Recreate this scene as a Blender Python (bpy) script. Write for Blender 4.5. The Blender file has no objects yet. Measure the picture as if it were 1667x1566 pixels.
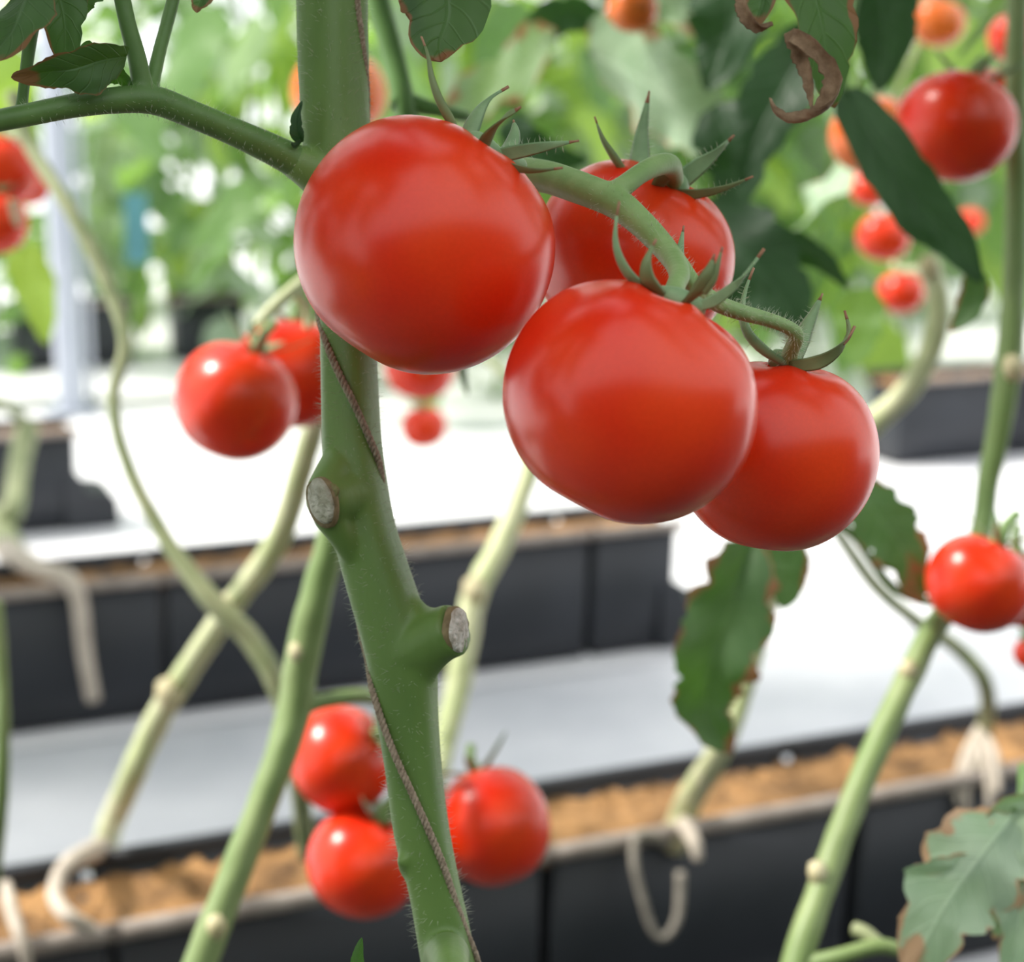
import bpy, bmesh, math, random
from mathutils import Vector, Matrix, noise as mnoise

# ------------------------------------------------------------------ camera, sky, sun, exposure
SC = bpy.context.scene
COL = SC.collection
W, H, F = 1667, 1566, 2800.0          # picture size and focal length in pixels
CAM_Z = 0.85
PITCH = math.radians(12.7)
cam_data = bpy.data.cameras.new('camera')
cam_data.sensor_width = 36.0
cam_data.lens = 36.0 * F / W
cam_data.clip_start = 0.01
cam_data.dof.use_dof = True
cam_data.dof.focus_distance = 0.495
cam_data.dof.aperture_fstop = 9.4
cam = bpy.data.objects.new('camera', cam_data)
COL.objects.link(cam)
cam.location = (0, 0, CAM_Z)
cam.rotation_euler = (math.pi / 2 - PITCH, 0, 0)
SC.camera = cam
CM = Matrix.Translation((0, 0, CAM_Z)) @ Matrix.Rotation(math.pi / 2 - PITCH, 4, 'X')
CR = CM.to_3x3()

world = bpy.data.worlds.new('sky')
SC.world = world
world.use_nodes = True
bg = world.node_tree.nodes['Background']
bg.inputs['Color'].default_value = (0.96, 0.985, 1.0, 1)
bg.inputs['Strength'].default_value = 1.75

sun_d = bpy.data.lights.new('sun', 'SUN')
sun_d.energy = 6.0
sun_d.angle = math.radians(9.0)
sun_d.color = (1.0, 0.95, 0.86)
sun = bpy.data.objects.new('sun', sun_d)
COL.objects.link(sun)
SUN_DIR = Vector((-0.62, 0.06, 0.78)).normalized()
sun.rotation_euler = SUN_DIR.to_track_quat('Z', 'Y').to_euler()
sun.location = SUN_DIR * 8

SC.view_settings.view_transform = 'Standard'
SC.view_settings.look = 'None'
SC.view_settings.gamma = 1.0
SC.view_settings.use_curve_mapping = False
SC.view_settings.exposure = 0.05


# ------------------------------------------------------------------ helpers
def P(px, py, d):
    """World point that is seen at pixel (px, py) at depth d along the view."""
    return CM @ Vector(((px - W / 2) / F * d, -(py - H / 2) / F * d, -d))


def on_plane(px, py, z=0.0):
    o = CM.translation
    r = (P(px, py, 1.0) - o)
    t = (z - o.z) / r.z
    return o + r * t


def camvec(x, y, z):
    """Direction given as right, up, towards the viewer."""
    return (CR @ Vector((x, y, z))).normalized()


def R_(px, d):
    return px * d / F


def catmull(pts, n):
    """pts: list of equal-length tuples; returns n+1 points per whole curve."""
    m = len(pts)
    out = []
    for i in range(n + 1):
        u = i / n * (m - 1)
        k = min(int(u), m - 2)
        t = u - k
        p0 = pts[max(k - 1, 0)]; p1 = pts[k]; p2 = pts[k + 1]; p3 = pts[min(k + 2, m - 1)]
        out.append(tuple(0.5 * ((2 * b) + (-a + c) * t + (2 * a - 5 * b + 4 * c - d) * t * t + (-a + 3 * b - 3 * c + d) * t ** 3)
                         for a, b, c, d in zip(p0, p1, p2, p3)))
    return out


class MB:
    """Mesh builder."""
    def __init__(self):
        self.v = []; self.f = []; self.uv = {}

    def add(self, verts, faces, uvs=None):
        o = len(self.v)
        self.v += [tuple(p) for p in verts]
        if uvs:
            for i, q in enumerate(uvs):
                self.uv[o + i] = q
        self.f += [tuple(o + i for i in fc) for fc in faces]

    def tube(self, pts, radii, seg=12, ridge=0.0, nridge=3, twist=0.0, cap=True, lump=0.0, seed=0):
        n = len(pts)
        pts = [Vector(p) for p in pts]
        T = [(pts[min(i + 1, n - 1)] - pts[max(i - 1, 0)]).normalized() for i in range(n)]
        ref = Vector((0, -1, 0.2))
        if abs(T[0].dot(ref.normalized())) > 0.85:
            ref = Vector((1, 0, 0.1))
        S = (ref - T[0] * ref.dot(T[0])).normalized()
        verts = []; uvs = []; L = 0
        for i in range(n):
            S = (S - T[i] * S.dot(T[i])).normalized()
            B = T[i].cross(S)
            if i:
                L += (pts[i] - pts[i - 1]).length
            for k in range(seg):
                a = 2 * math.pi * k / seg
                r = radii[i] * (1 + ridge * math.cos(nridge * a + twist * L))
                if lump:
                    q = pts[i] * 60 + Vector((math.cos(a), math.sin(a), seed))
                    r *= 1 + lump * mnoise.noise(q)
                verts.append(pts[i] + S * (r * math.cos(a)) + B * (r * math.sin(a)))
                uvs.append((k / seg, L))
        faces = []
        for i in range(n - 1):
            for k in range(seg):
                k2 = (k + 1) % seg
                faces.append((i * seg + k, i * seg + k2, (i + 1) * seg + k2, (i + 1) * seg + k))
        if cap:
            a0 = len(verts); verts.append(pts[0] - T[0] * radii[0] * 0.35); uvs.append((0, 0))
            a1 = len(verts); verts.append(pts[-1] + T[-1] * radii[-1] * 0.35); uvs.append((0, L))
            for k in range(seg):
                k2 = (k + 1) % seg
                faces.append((a0, k2, k))
                faces.append((a1, (n - 1) * seg + k, (n - 1) * seg + k2))
        self.add(verts, faces, uvs)

    def box(self, M, x0, x1, y0, y1, z0, z1):
        vs = [M @ Vector((x, y, z)) for z in (z0, z1) for y in (y0, y1) for x in (x0, x1)]
        self.add(vs, [(0, 2, 3, 1), (4, 5, 7, 6), (0, 1, 5, 4), (2, 6, 7, 3), (0, 4, 6, 2), (1, 3, 7, 5)])

    def mesh(self, name, mat, smooth=True):
        me = bpy.data.meshes.new(name)
        me.from_pydata(self.v, [], self.f)
        if self.uv:
            lay = me.uv_layers.new(name='UVMap')
            for lp in me.loops:
                lay.data[lp.index].uv = self.uv.get(lp.vertex_index, (0, 0))
        if mat:
            me.materials.append(mat)
        if smooth:
            me.polygons.foreach_set('use_smooth', [True] * len(me.polygons))
        me.update()
        return me

    def build(self, name, mat, parent=None, smooth=True):
        return link(name, self.mesh(name, mat, smooth), parent)


def link(name, me, parent=None):
    o = bpy.data.objects.new(name, me)
    COL.objects.link(o)
    if parent is not None:
        o.parent = parent
        bpy_inv(o, parent)
    return o


WORLD = {}


def bpy_inv(o, parent):
    # parts are built in world coordinates, so undo the location of the parent's Empty
    o.matrix_parent_inverse = WORLD.get(parent.name, Matrix.Identity(4)).inverted()


def empty(name, loc):
    o = bpy.data.objects.new(name, None)
    COL.objects.link(o)
    o.location = loc
    o.empty_display_size = 0.02
    WORLD[o.name] = Matrix.Translation(loc)
    return o


def tag(o, label, cat, group=None, kind=None):
    if label: o['label'] = label
    if cat: o['category'] = cat
    if group: o['group'] = group
    if kind: o['kind'] = kind
    return o


def fuse(mb, voxel, smooth_it=10):
    """Melt overlapping tubes into one organic skin."""
    me = mb.mesh('tmp', None)
    o = bpy.data.objects.new('tmp', me)
    COL.objects.link(o)
    r = o.modifiers.new('r', 'REMESH'); r.mode = 'VOXEL'; r.voxel_size = voxel
    s = o.modifiers.new('s', 'SMOOTH'); s.factor = 0.5; s.iterations = smooth_it
    dg = bpy.context.evaluated_depsgraph_get()
    out = bpy.data.meshes.new_from_object(o.evaluated_get(dg))
    bpy.data.objects.remove(o)
    out.polygons.foreach_set('use_smooth', [True] * len(out.polygons))
    return out


def pxtube(mb, pts, n=None, seg=12, **kw):
    """pts: (px, py, depth, width_px)."""
    q = [tuple(P(x, y, d)) + (R_(w, d) / 2,) for x, y, d, w in pts]
    c = catmull(q, n or max(8, 5 * (len(q) - 1)))
    mb.tube([p[:3] for p in c], [max(p[3], 1e-4) for p in c], seg, **kw)
    return c


# ------------------------------------------------------------------ materials
def nodes(name):
    m = bpy.data.materials.new(name)
    m.use_nodes = True
    nt = m.node_tree
    return m, nt, nt.nodes['Principled BSDF'], nt.nodes['Material Output']


def N(nt, t, **kw):
    n = nt.nodes.new(t)
    for k, v in kw.items():
        setattr(n, k, v)
    return n


def ramp(nt, stops):
    r = N(nt, 'ShaderNodeValToRGB')
    e = r.color_ramp.elements
    while len(e) < len(stops):
        e.new(0.5)
    for i, (p, c) in enumerate(stops):
        e[i].position = p
        e[i].color = tuple(c) + (1,) if len(c) == 3 else c
    return r


def mat_noise(name, c1, c2, scale, rough=0.5, bump=0.0, bump_scale=None, spec=0.5, stretch=(1, 1, 1), coords='Object', sss=0.0, detail=4, dist=0.002, sheen=0.0):
    m, nt, b, out = nodes(name)
    tc = N(nt, 'ShaderNodeTexCoord')
    mp = N(nt, 'ShaderNodeMapping')
    mp.inputs['Scale'].default_value = stretch
    nt.links.new(tc.outputs[coords], mp.inputs['Vector'])
    ns = N(nt, 'ShaderNodeTexNoise')
    ns.inputs['Scale'].default_value = scale
    ns.inputs['Detail'].default_value = detail
    nt.links.new(mp.outputs['Vector'], ns.inputs['Vector'])
    r = ramp(nt, [(0.32, c1), (0.68, c2)])
    nt.links.new(ns.outputs['Fac'], r.inputs['Fac'])
    nt.links.new(r.outputs['Color'], b.inputs['Base Color'])
    b.inputs['Roughness'].default_value = rough
    b.inputs['Specular IOR Level'].default_value = spec
    if sheen:
        b.inputs['Sheen Weight'].default_value = sheen
        b.inputs['Sheen Roughness'].default_value = 0.4
    if sss:
        b.inputs['Subsurface Weight'].default_value = sss
        b.inputs['Subsurface Radius'].default_value = (0.004, 0.003, 0.001)
        b.inputs['Subsurface Scale'].default_value = 1.0
    if bump:
        n2 = N(nt, 'ShaderNodeTexNoise')
        n2.inputs['Scale'].default_value = bump_scale or scale * 3
        n2.inputs['Detail'].default_value = 3
        nt.links.new(mp.outputs['Vector'], n2.inputs['Vector'])
        bp = N(nt, 'ShaderNodeBump')
        bp.inputs['Strength'].default_value = bump
        bp.inputs['Distance'].default_value = dist
        nt.links.new(n2.outputs['Fac'], bp.inputs['Height'])
        nt.links.new(bp.outputs['Normal'], b.inputs['Normal'])
    return m


def mat_tomato(name, c_main, c_alt, rough=0.27):
    m, nt, b, out = nodes(name)
    tc = N(nt, 'ShaderNodeTexCoord')
    n1 = N(nt, 'ShaderNodeTexNoise'); n1.inputs['Scale'].default_value = 22; n1.inputs['Detail'].default_value = 2
    nt.links.new(tc.outputs['Object'], n1.inputs['Vector'])
    r1 = ramp(nt, [(0.35, c_main), (0.7, c_alt)])
    nt.links.new(n1.outputs['Fac'], r1.inputs['Fac'])
    n2 = N(nt, 'ShaderNodeTexNoise'); n2.inputs['Scale'].default_value = 900; n2.inputs['Detail'].default_value = 2
    nt.links.new(tc.outputs['Object'], n2.inputs['Vector'])
    r2 = ramp(nt, [(0.35, (0.95, 0.95, 0.95)), (0.7, (1, 1, 1))])
    nt.links.new(n2.outputs['Fac'], r2.inputs['Fac'])
    mx = N(nt, 'ShaderNodeMix', data_type='RGBA', blend_type='MULTIPLY')
    mx.inputs[0].default_value = 1.0
    nt.links.new(r1.outputs['Color'], mx.inputs[6]); nt.links.new(r2.outputs['Color'], mx.inputs[7])
    nt.links.new(mx.outputs[2], b.inputs['Base Color'])
    b.inputs['Roughness'].default_value = rough
    b.inputs['Specular IOR Level'].default_value = 0.42
    b.inputs['Subsurface Weight'].default_value = 0.10
    b.inputs['Subsurface Radius'].default_value = (0.006, 0.0015, 0.001)
    b.inputs['Subsurface Scale'].default_value = 1.0
    bp = N(nt, 'ShaderNodeBump'); bp.inputs['Strength'].default_value = 0.03; bp.inputs['Distance'].default_value = 0.0006
    nt.links.new(n2.outputs['Fac'], bp.inputs['Height']); nt.links.new(bp.outputs['Normal'], b.inputs['Normal'])
    return m


def mat_leaf(name, dark, light, trans, brown=0.0, tfac=0.35, rough=0.5, brown_col=(0.24, 0.12, 0.055)):
    m, nt, b, out = nodes(name)
    uv = N(nt, 'ShaderNodeUVMap', uv_map='UVMap')
    sep = N(nt, 'ShaderNodeSeparateXYZ')
    nt.links.new(uv.outputs['UV'], sep.inputs['Vector'])

    def math_(op, a, bb=None, c=None):
        n = N(nt, 'ShaderNodeMath', operation=op)
        for i, q in enumerate((a, bb, c)):
            if q is None: continue
            if isinstance(q, (int, float)): n.inputs[i].default_value = q
            else: nt.links.new(q, n.inputs[i])
        return n.outputs[0]
    t = sep.outputs['X']                                  # 0..1 along the midrib
    s = math_('ABSOLUTE', sep.outputs['Y'])               # 0 midrib .. 1 margin
    # veins: midrib plus oblique side veins
    mid = math_('SUBTRACT', 1.0, math_('MULTIPLY', s, 14.0)); mid = math_('MAXIMUM', mid, 0.0)
    ph = math_('SUBTRACT', math_('MULTIPLY', t, 8.0), math_('MULTIPLY', s, 1.6))
    sv = math_('ABSOLUTE', math_('SUBTRACT', math_('FRACT', ph), 0.5))
    sv = math_('MAXIMUM', math_('SUBTRACT', 1.0, math_('MULTIPLY', sv, 11.0)), 0.0)
    vein = math_('MAXIMUM', mid, math_('MULTIPLY', sv, 0.6))
    tc = N(nt, 'ShaderNodeTexCoord')
    ns = N(nt, 'ShaderNodeTexNoise'); ns.inputs['Scale'].default_value = 45; ns.inputs['Detail'].default_value = 5
    nt.links.new(tc.outputs['Object'], ns.inputs['Vector'])
    r = ramp(nt, [(0.3, dark), (0.7, light)])
    nt.links.new(ns.outputs['Fac'], r.inputs['Fac'])
    vm = N(nt, 'ShaderNodeMix', data_type='RGBA')
    nt.links.new(math_('MULTIPLY', vein, 0.35), vm.inputs[0])
    nt.links.new(r.outputs['Color'], vm.inputs[6]); vm.inputs[7].default_value = tuple(min(1, c * 1.8 + 0.03) for c in light) + (1,)
    col = vm.outputs[2]
    tcol = None
    if brown > 0:
        n3 = N(nt, 'ShaderNodeTexNoise'); n3.inputs['Scale'].default_value = 70; n3.inputs['Detail'].default_value = 4
        nt.links.new(tc.outputs['Object'], n3.inputs['Vector'])
        n4 = N(nt, 'ShaderNodeTexNoise'); n4.inputs['Scale'].default_value = 38; n4.inputs['Detail'].default_value = 2
        nt.links.new(tc.outputs['Object'], n4.inputs['Vector'])
        low = math_('MULTIPLY', math_('SUBTRACT', n4.outputs['Fac'], 0.52), 1.1)
        e = math_('ADD', math_('ADD', low, math_('MAXIMUM', s, math_('MULTIPLY', t, 0.97))), math_('MULTIPLY', math_('SUBTRACT', n3.outputs['Fac'], 0.5), 0.55))
        k = math_('MULTIPLY', math_('SUBTRACT', e, 1.0 - brown * 0.3), 14.0)
        cl = N(nt, 'ShaderNodeClamp'); nt.links.new(k, cl.inputs[0])
        bm = N(nt, 'ShaderNodeMix', data_type='RGBA')
        nt.links.new(cl.outputs[0], bm.inputs[0]); nt.links.new(col, bm.inputs[6]); bm.inputs[7].default_value = brown_col + (1,)
        col = bm.outputs[2]
        tm = N(nt, 'ShaderNodeMix', data_type='RGBA')
        nt.links.new(cl.outputs[0], tm.inputs[0]); tm.inputs[6].default_value = trans + (1,); tm.inputs[7].default_value = (0.25, 0.12, 0.04, 1)
        tcol = tm.outputs[2]
    nt.links.new(col, b.inputs['Base Color'])
    b.inputs['Roughness'].default_value = rough
    b.inputs['Specular IOR Level'].default_value = 0.45
    bp = N(nt, 'ShaderNodeBump'); bp.inputs['Strength'].default_value = 0.5; bp.inputs['Distance'].default_value = 0.0012
    hh = math_('SUBTRACT', math_('MULTIPLY', ns.outputs['Fac'], 0.7), vein)
    nt.links.new(hh, bp.inputs['Height']); nt.links.new(bp.outputs['Normal'], b.inputs['Normal'])
    tr = N(nt, 'ShaderNodeBsdfTranslucent')
    if tcol: nt.links.new(tcol, tr.inputs['Color'])
    else: tr.inputs['Color'].default_value = trans + (1,)
    ms = N(nt, 'ShaderNodeMixShader'); ms.inputs[0].default_value = tfac
    nt.links.new(b.outputs[0], ms.inputs[1]); nt.links.new(tr.outputs[0], ms.inputs[2])
    nt.links.new(ms.outputs[0], out.inputs['Surface'])
    return m


M_TOM = mat_tomato('tomato_skin_red', (0.72, 0.020, 0.005), (0.82, 0.056, 0.008))
M_TOM_OR = mat_tomato('tomato_skin_orange', (0.78, 0.13, 0.02), (0.80, 0.20, 0.03))
M_STEM = mat_noise('stem_green', (0.095, 0.18, 0.036), (0.145, 0.25, 0.058), 40, 0.48, 0.25, 420, stretch=(1, 1, 0.25), sss=0.1, dist=0.0006, sheen=0.03)
M_PETI = mat_noise('petiole_green', (0.075, 0.16, 0.036), (0.11, 0.22, 0.055), 60, 0.5, 0.2, 400, dist=0.0005, sheen=0.03)
M_TRUSS = mat_noise('truss_green', (0.18, 0.30, 0.095), (0.25, 0.37, 0.14), 120, 0.55, 0.3, 600, dist=0.0005, sheen=0.1)
M_SEP = mat_noise('sepal_green', (0.15, 0.26, 0.12), (0.23, 0.36, 0.18), 130, 0.55, 0.2, 500, dist=0.0005, sheen=0.2)
M_SEP_BR = mat_noise('sepal_brown_green', (0.12, 0.16, 0.06), (0.18, 0.24, 0.10), 110, 0.55, 0.2, 500, dist=0.0005)
M_TIP = mat_noise('sepal_dry_tip', (0.25, 0.10, 0.05), (0.36, 0.2, 0.12), 200, 0.7)
M_PALE = mat_noise('stem_pale', (0.44, 0.50, 0.24), (0.62, 0.62, 0.40), 30, 0.55, stretch=(1, 1, 0.4))
M_MID = mat_noise('stem_mid_green', (0.125, 0.215, 0.052), (0.235, 0.30, 0.12), 26, 0.5, stretch=(1, 1, 0.3))
M_OLIVE = mat_noise('stem_olive', (0.19, 0.24, 0.10), (0.34, 0.36, 0.20), 40, 0.55)
M_DARKST = mat_noise('stem_dark_green', (0.08, 0.18, 0.035), (0.12, 0.25, 0.06), 40, 0.5)
M_NODE = mat_noise('stem_node_tan', (0.46, 0.40, 0.22), (0.62, 0.56, 0.36), 60, 0.6)
M_ROOT = mat_noise('root_pale', (0.40, 0.34, 0.28), (0.56, 0.49, 0.41), 80, 0.7)
M_ROOT_SHADED = mat_noise('root_shaded', (0.20, 0.18, 0.15), (0.30, 0.27, 0.23), 80, 0.8)  # darker copy of the pale root; shade of the boxes is in the colour
M_SCAR = mat_noise('scar_dry', (0.42, 0.38, 0.30), (0.78, 0.76, 0.70), 420, 0.6, 0.8, 700, dist=0.0012)
M_SCAR_DULL = mat_noise('scar_dull', (0.26, 0.25, 0.17), (0.52, 0.50, 0.42), 260, 0.5, 0.8, 600, dist=0.0012)
M_SCAR_RIM = mat_noise('scar_rim', (0.13, 0.09, 0.04), (0.28, 0.22, 0.11), 260, 0.7)
M_SCAR_OL = mat_noise('scar_olive', (0.14, 0.15, 0.05), (0.20, 0.20, 0.07), 300, 0.6)
M_HAIR = mat_noise('stem_hair', (0.55, 0.60, 0.45), (0.7, 0.72, 0.6), 50, 0.4)
M_TWINE = mat_noise('twine', (0.20, 0.15, 0.10), (0.40, 0.32, 0.24), 700, 0.85, 0.7, 1500, dist=0.0008)
M_LEAF = mat_leaf('leaf_green', (0.033, 0.085, 0.027), (0.06, 0.135, 0.045), (0.10, 0.27, 0.014))
M_LEAF_B = mat_leaf('leaf_green_brown_edge', (0.045, 0.10, 0.04), (0.085, 0.155, 0.07), (0.09, 0.22, 0.016), brown=0.45)
M_LEAF_DRY = mat_leaf('leaf_drying', (0.045, 0.105, 0.045), (0.08, 0.165, 0.075), (0.10, 0.24, 0.02), brown=1.15, brown_col=(0.26, 0.16, 0.09))
M_LEAF_CRISP = mat_noise('leaf_crisp_brown', (0.12, 0.065, 0.03), (0.36, 0.24, 0.15), 160, 0.8, 0.6, 300, dist=0.002)
M_LEAF_PALE_SUNLIT = mat_leaf('leaf_pale_sunlit', (0.27, 0.40, 0.26), (0.43, 0.55, 0.40), (0.26, 0.45, 0.13), brown=0.45, tfac=0.25, rough=0.38, brown_col=(0.52, 0.33, 0.19))  # pale green leaf, brightened further to stand in for sunlight and sheen
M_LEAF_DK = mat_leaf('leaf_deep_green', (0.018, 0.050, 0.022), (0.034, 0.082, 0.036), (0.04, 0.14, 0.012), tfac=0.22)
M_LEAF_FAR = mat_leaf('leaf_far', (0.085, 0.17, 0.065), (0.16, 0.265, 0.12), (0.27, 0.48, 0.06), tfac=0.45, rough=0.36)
M_LEAF_FAR_GLOSS = mat_leaf('leaf_far_sunlit_gloss', (0.24, 0.33, 0.22), (0.36, 0.45, 0.34), (0.36, 0.52, 0.22), tfac=0.35, rough=0.34)  # paler far leaf; sunlit gloss is put into the colour
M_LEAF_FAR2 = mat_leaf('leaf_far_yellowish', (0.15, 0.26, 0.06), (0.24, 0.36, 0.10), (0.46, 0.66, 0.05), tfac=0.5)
M_FLOOR = mat_noise('ground_cover_white', (0.70, 0.70, 0.735), (0.80, 0.80, 0.82), 3.0, 0.42, 0.15, 500, dist=0.001)
M_FLOOR_SHADED = mat_noise('ground_cover_shaded', (0.42, 0.435, 0.47), (0.52, 0.53, 0.56), 5.0, 0.42, 0.15, 500, dist=0.001)  # white cover again, with the aisle's shade put into a darker colour
M_BOX = mat_noise('black_plastic', (0.013, 0.0155, 0.021), (0.020, 0.023, 0.031), 9, 0.5)
M_RIM = mat_noise('dusty_sunlit_rim', (0.24, 0.20, 0.175), (0.34, 0.29, 0.255), 40, 0.7)  # tan of dust, with sunlight on the front rim painted in
M_COIR = mat_noise('coir', (0.10, 0.05, 0.017), (0.44, 0.235, 0.09), 24, 0.95, 1.0, 120, dist=0.01)
M_POST = mat_noise('painted_steel', (0.38, 0.41, 0.48), (0.44, 0.47, 0.54), 4, 0.4)
M_TUBE = mat_noise('drip_hose', (0.10, 0.13, 0.09), (0.16, 0.19, 0.13), 20, 0.5)
M_TEAL = mat_noise('teal_plastic', (0.05, 0.17, 0.19), (0.07, 0.22, 0.24), 8, 0.5)


# ------------------------------------------------------------------ setting: floor, ground cover, post
U = Vector((math.sin(math.radians(67.6)), math.cos(math.radians(67.6)), 0))     # along the rows
V = Vector((-U.y, U.x, 0))                                                       # away from the viewer
mb = MB()
nx, ny = 60, 60
vs = []; fs = []
for j in range(ny + 1):
    for i in range(nx + 1):
        x = -14 + 28 * i / nx; y = -4 + 26 * j / ny
        vs.append((x, y, -0.004 + 0.003 * mnoise.noise(Vector((x * 2, y * 2, 0)))))
for j in range(ny):
    for i in range(nx):
        a = j * (nx + 1) + i
        fs.append((a, a + 1, a + nx + 2, a + nx + 1))
mb.add(vs, fs)
floor = mb.build('floor', M_FLOOR)
tag(floor, 'white woven ground cover on the greenhouse floor', None, kind='structure')


def row_matrix(p, z=0.0):
    M = Matrix.Identity(4)
    M.col[0] = U.to_4d() * 1; M.col[1] = V.to_4d() * 1
    M[3][0] = M[3][1] = 0
    M.col[3] = Vector((p.x, p.y, z, 1))
    return M


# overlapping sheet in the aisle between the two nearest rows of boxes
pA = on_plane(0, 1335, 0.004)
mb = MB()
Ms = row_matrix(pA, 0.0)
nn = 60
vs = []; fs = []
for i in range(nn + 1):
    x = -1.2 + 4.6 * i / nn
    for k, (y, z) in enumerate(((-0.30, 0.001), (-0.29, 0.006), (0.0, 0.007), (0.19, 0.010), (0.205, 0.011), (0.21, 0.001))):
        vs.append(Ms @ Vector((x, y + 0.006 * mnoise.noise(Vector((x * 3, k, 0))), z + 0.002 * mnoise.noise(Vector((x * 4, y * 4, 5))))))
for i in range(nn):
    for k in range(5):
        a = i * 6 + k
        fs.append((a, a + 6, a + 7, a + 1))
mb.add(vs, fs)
o = mb.build('floor_sheet', M_FLOOR_SHADED)
tag(o, 'white sheet of ground cover, greyed for shade, overlapping along the aisle', None, kind='structure')


M_MAT = mat_noise('added_black_mat', (0.02, 0.022, 0.02), (0.035, 0.036, 0.034), 30, 0.6)
M_BLOCKER = mat_noise('light_blocker_dark', (0.02, 0.045, 0.025), (0.035, 0.07, 0.04), 60, 0.9)
r1 = on_plane(900, 1380, 0.206); r1 = Vector((r1.x, r1.y, 0))
mb = MB(); Mm = row_matrix(r1); mb.box(Mm, -5, 5, -4.0, -0.02, -0.004, 0.003)
o = mb.build('added_floor_mat', M_MAT, None, smooth=False); tag(o, 'added black mat in the unseen nearest aisle, cutting floor bounce', None, kind='structure')  # added out of view to cut light bouncing up off the floor
mb = MB(); Mw = row_matrix(Vector((0, 0, 0)) - V * 1.1); mb.box(Mw, -5, 5, -0.02, 0.0, 0.0, 1.42)
o = mb.build('added_light_blocker', M_BLOCKER, None, smooth=False); tag(o, 'added dark green screen behind the camera, unseen, blocking low sky light', None, kind='structure')  # added behind the camera to darken undersides and shape highlights

# ------------------------------------------------------------------ grow boxes
BOX_H = 0.206
def grow_box(p_left, length, label, depth=0.145, foot_l=False, foot_r=False, seed=0, group='black grow boxes standing in rows'):
    """p_left: ground point under the front left corner; runs along U."""
    M = row_matrix(p_left)
    e = empty('grow_box', p_left)
    tag(e, label, 'grow box', group)
    g = 0.001
    L0, L1 = g, length - g
    t = 0.006
    # tapered body, four walls with thickness, rounded vertical corners
    def ring(z, inset, r):
        pts = []
        x0, x1, y0, y1 = L0 + inset, L1 - inset, inset, depth - inset
        for cx, cy, a0 in ((x1 - r, y0 + r, -90), (x1 - r, y1 - r, 0), (x0 + r, y1 - r, 90), (x0 + r, y0 + r, 180)):
            for k in range(5):
                a = math.radians(a0 + 90 * k / 4)
                x_, y_ = cx + r * math.cos(a), cy + r * math.sin(a)
                low = 0.012 if z > BOX_H * 0.8 and (abs(x_ - x0) < 1e-4 or abs(x_ - x1) < 1e-4) else 0
                if z < BOX_H * 0.8:      # the ends stand nearly upright
                    x_ += (inset - 0.003) * (1 if x_ > (x0 + x1) / 2 else -1) * 0.9
                pts.append(M @ Vector((x_, y_, z - low)))
        return pts
    b = MB()
    rings = [ring(0.002, 0.014, 0.009), ring(BOX_H * 0.25, 0.011, 0.009), ring(BOX_H - 0.012, 0.003, 0.009), ring(BOX_H - 0.012, 0.003 + t, 0.007), ring(BOX_H * 0.5, 0.006 + t, 0.007)]
    n = len(rings[0])
    vs = [p for r in rings for p in r]
    fs = []
    for i in range(len(rings) - 1):
        for k in range(n):
            fs.append((i * n + k, i * n + (k + 1) % n, (i + 1) * n + (k + 1) % n, (i + 1) * n + k))
    fs.append(tuple(range(n - 1, -1, -1)))
    b.add(vs, fs)
    b.build('box_body', M_BOX, e)
    # rolled rims along both long sides
    for yc in (0.003, depth - 0.003):
        rm = MB()
        rm.tube([M @ Vector((L0 - 0.007 + (L1 - L0 + 0.014) * k / 6, yc, BOX_H - 0.007)) for k in range(7)], [0.008] * 7, 10)
        rm.build('rim', M_RIM if yc < 0.05 else M_BOX, e)
    # coir filling
    c = MB()
    nx, ny = max(6, int(length / 0.012)), 9
    vs = []; fs = []
    for j in range(ny + 1):
        for i in range(nx + 1):
            x = L0 - 0.004 + (L1 - L0 + 0.008) * i / nx; y = 0.010 + (depth - 0.020) * j / ny
            q = Vector((x * 60, y * 60, seed))
            z = BOX_H - 0.020 + 0.010 * mnoise.noise(q) + 0.007 * mnoise.noise(q * 2.7)
            vs.append(M @ Vector((x, y, z)))
    for j in range(ny):
        for i in range(nx):
            a = j * (nx + 1) + i
            fs.append((a, a + 1, a + nx + 2, a + nx + 1))
    c.add(vs, fs)
    co = c.build('coir', M_COIR, e)
    co['kind'] = 'stuff'
    # reservoir foot sticking out at the end
    for on, x0, x1 in ((foot_l, -0.075, 0.03), (foot_r, length - 0.03, length + 0.075)):
        if not on: continue
        f = MB()
        prof = []
        hgt = 0.070; rad = 0.028
        if on is foot_r and x1 > length:
            outer = [(x0, 0.002), (x1, 0.002)] + [(x1 - rad + rad * math.cos(a), hgt - rad + rad * math.sin(a)) for a in [math.radians(q) for q in (0, 22, 45, 67, 90)]] + [(x0 + 0.045, hgt + 0.004), (x0 + 0.036, hgt + 0.03), (x0, hgt + 0.03)]
        else:
            outer = [(x1, 0.002), (x1, hgt)] + [(x0 + rad + rad * math.cos(a), hgt - rad + rad * math.sin(a)) for a in [math.radians(q) for q in (90, 112, 135, 157, 180)]] + [(x0, 0.002)]
        m_ = len(outer)
        vs = [M @ Vector((x, 0.004, z)) for x, z in outer] + [M @ Vector((x, depth - 0.004, z)) for x, z in outer]
        fs = [tuple(range(m_)), tuple(range(2 * m_ - 1, m_ - 1, -1))]
        for k in range(m_):
            k2 = (k + 1) % m_
            fs.append((k, k + m_, k2 + m_, k2))
        f.add(vs, fs)
        f.build('reservoir_foot', M_BOX, e, smooth=False)
    return e


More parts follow.
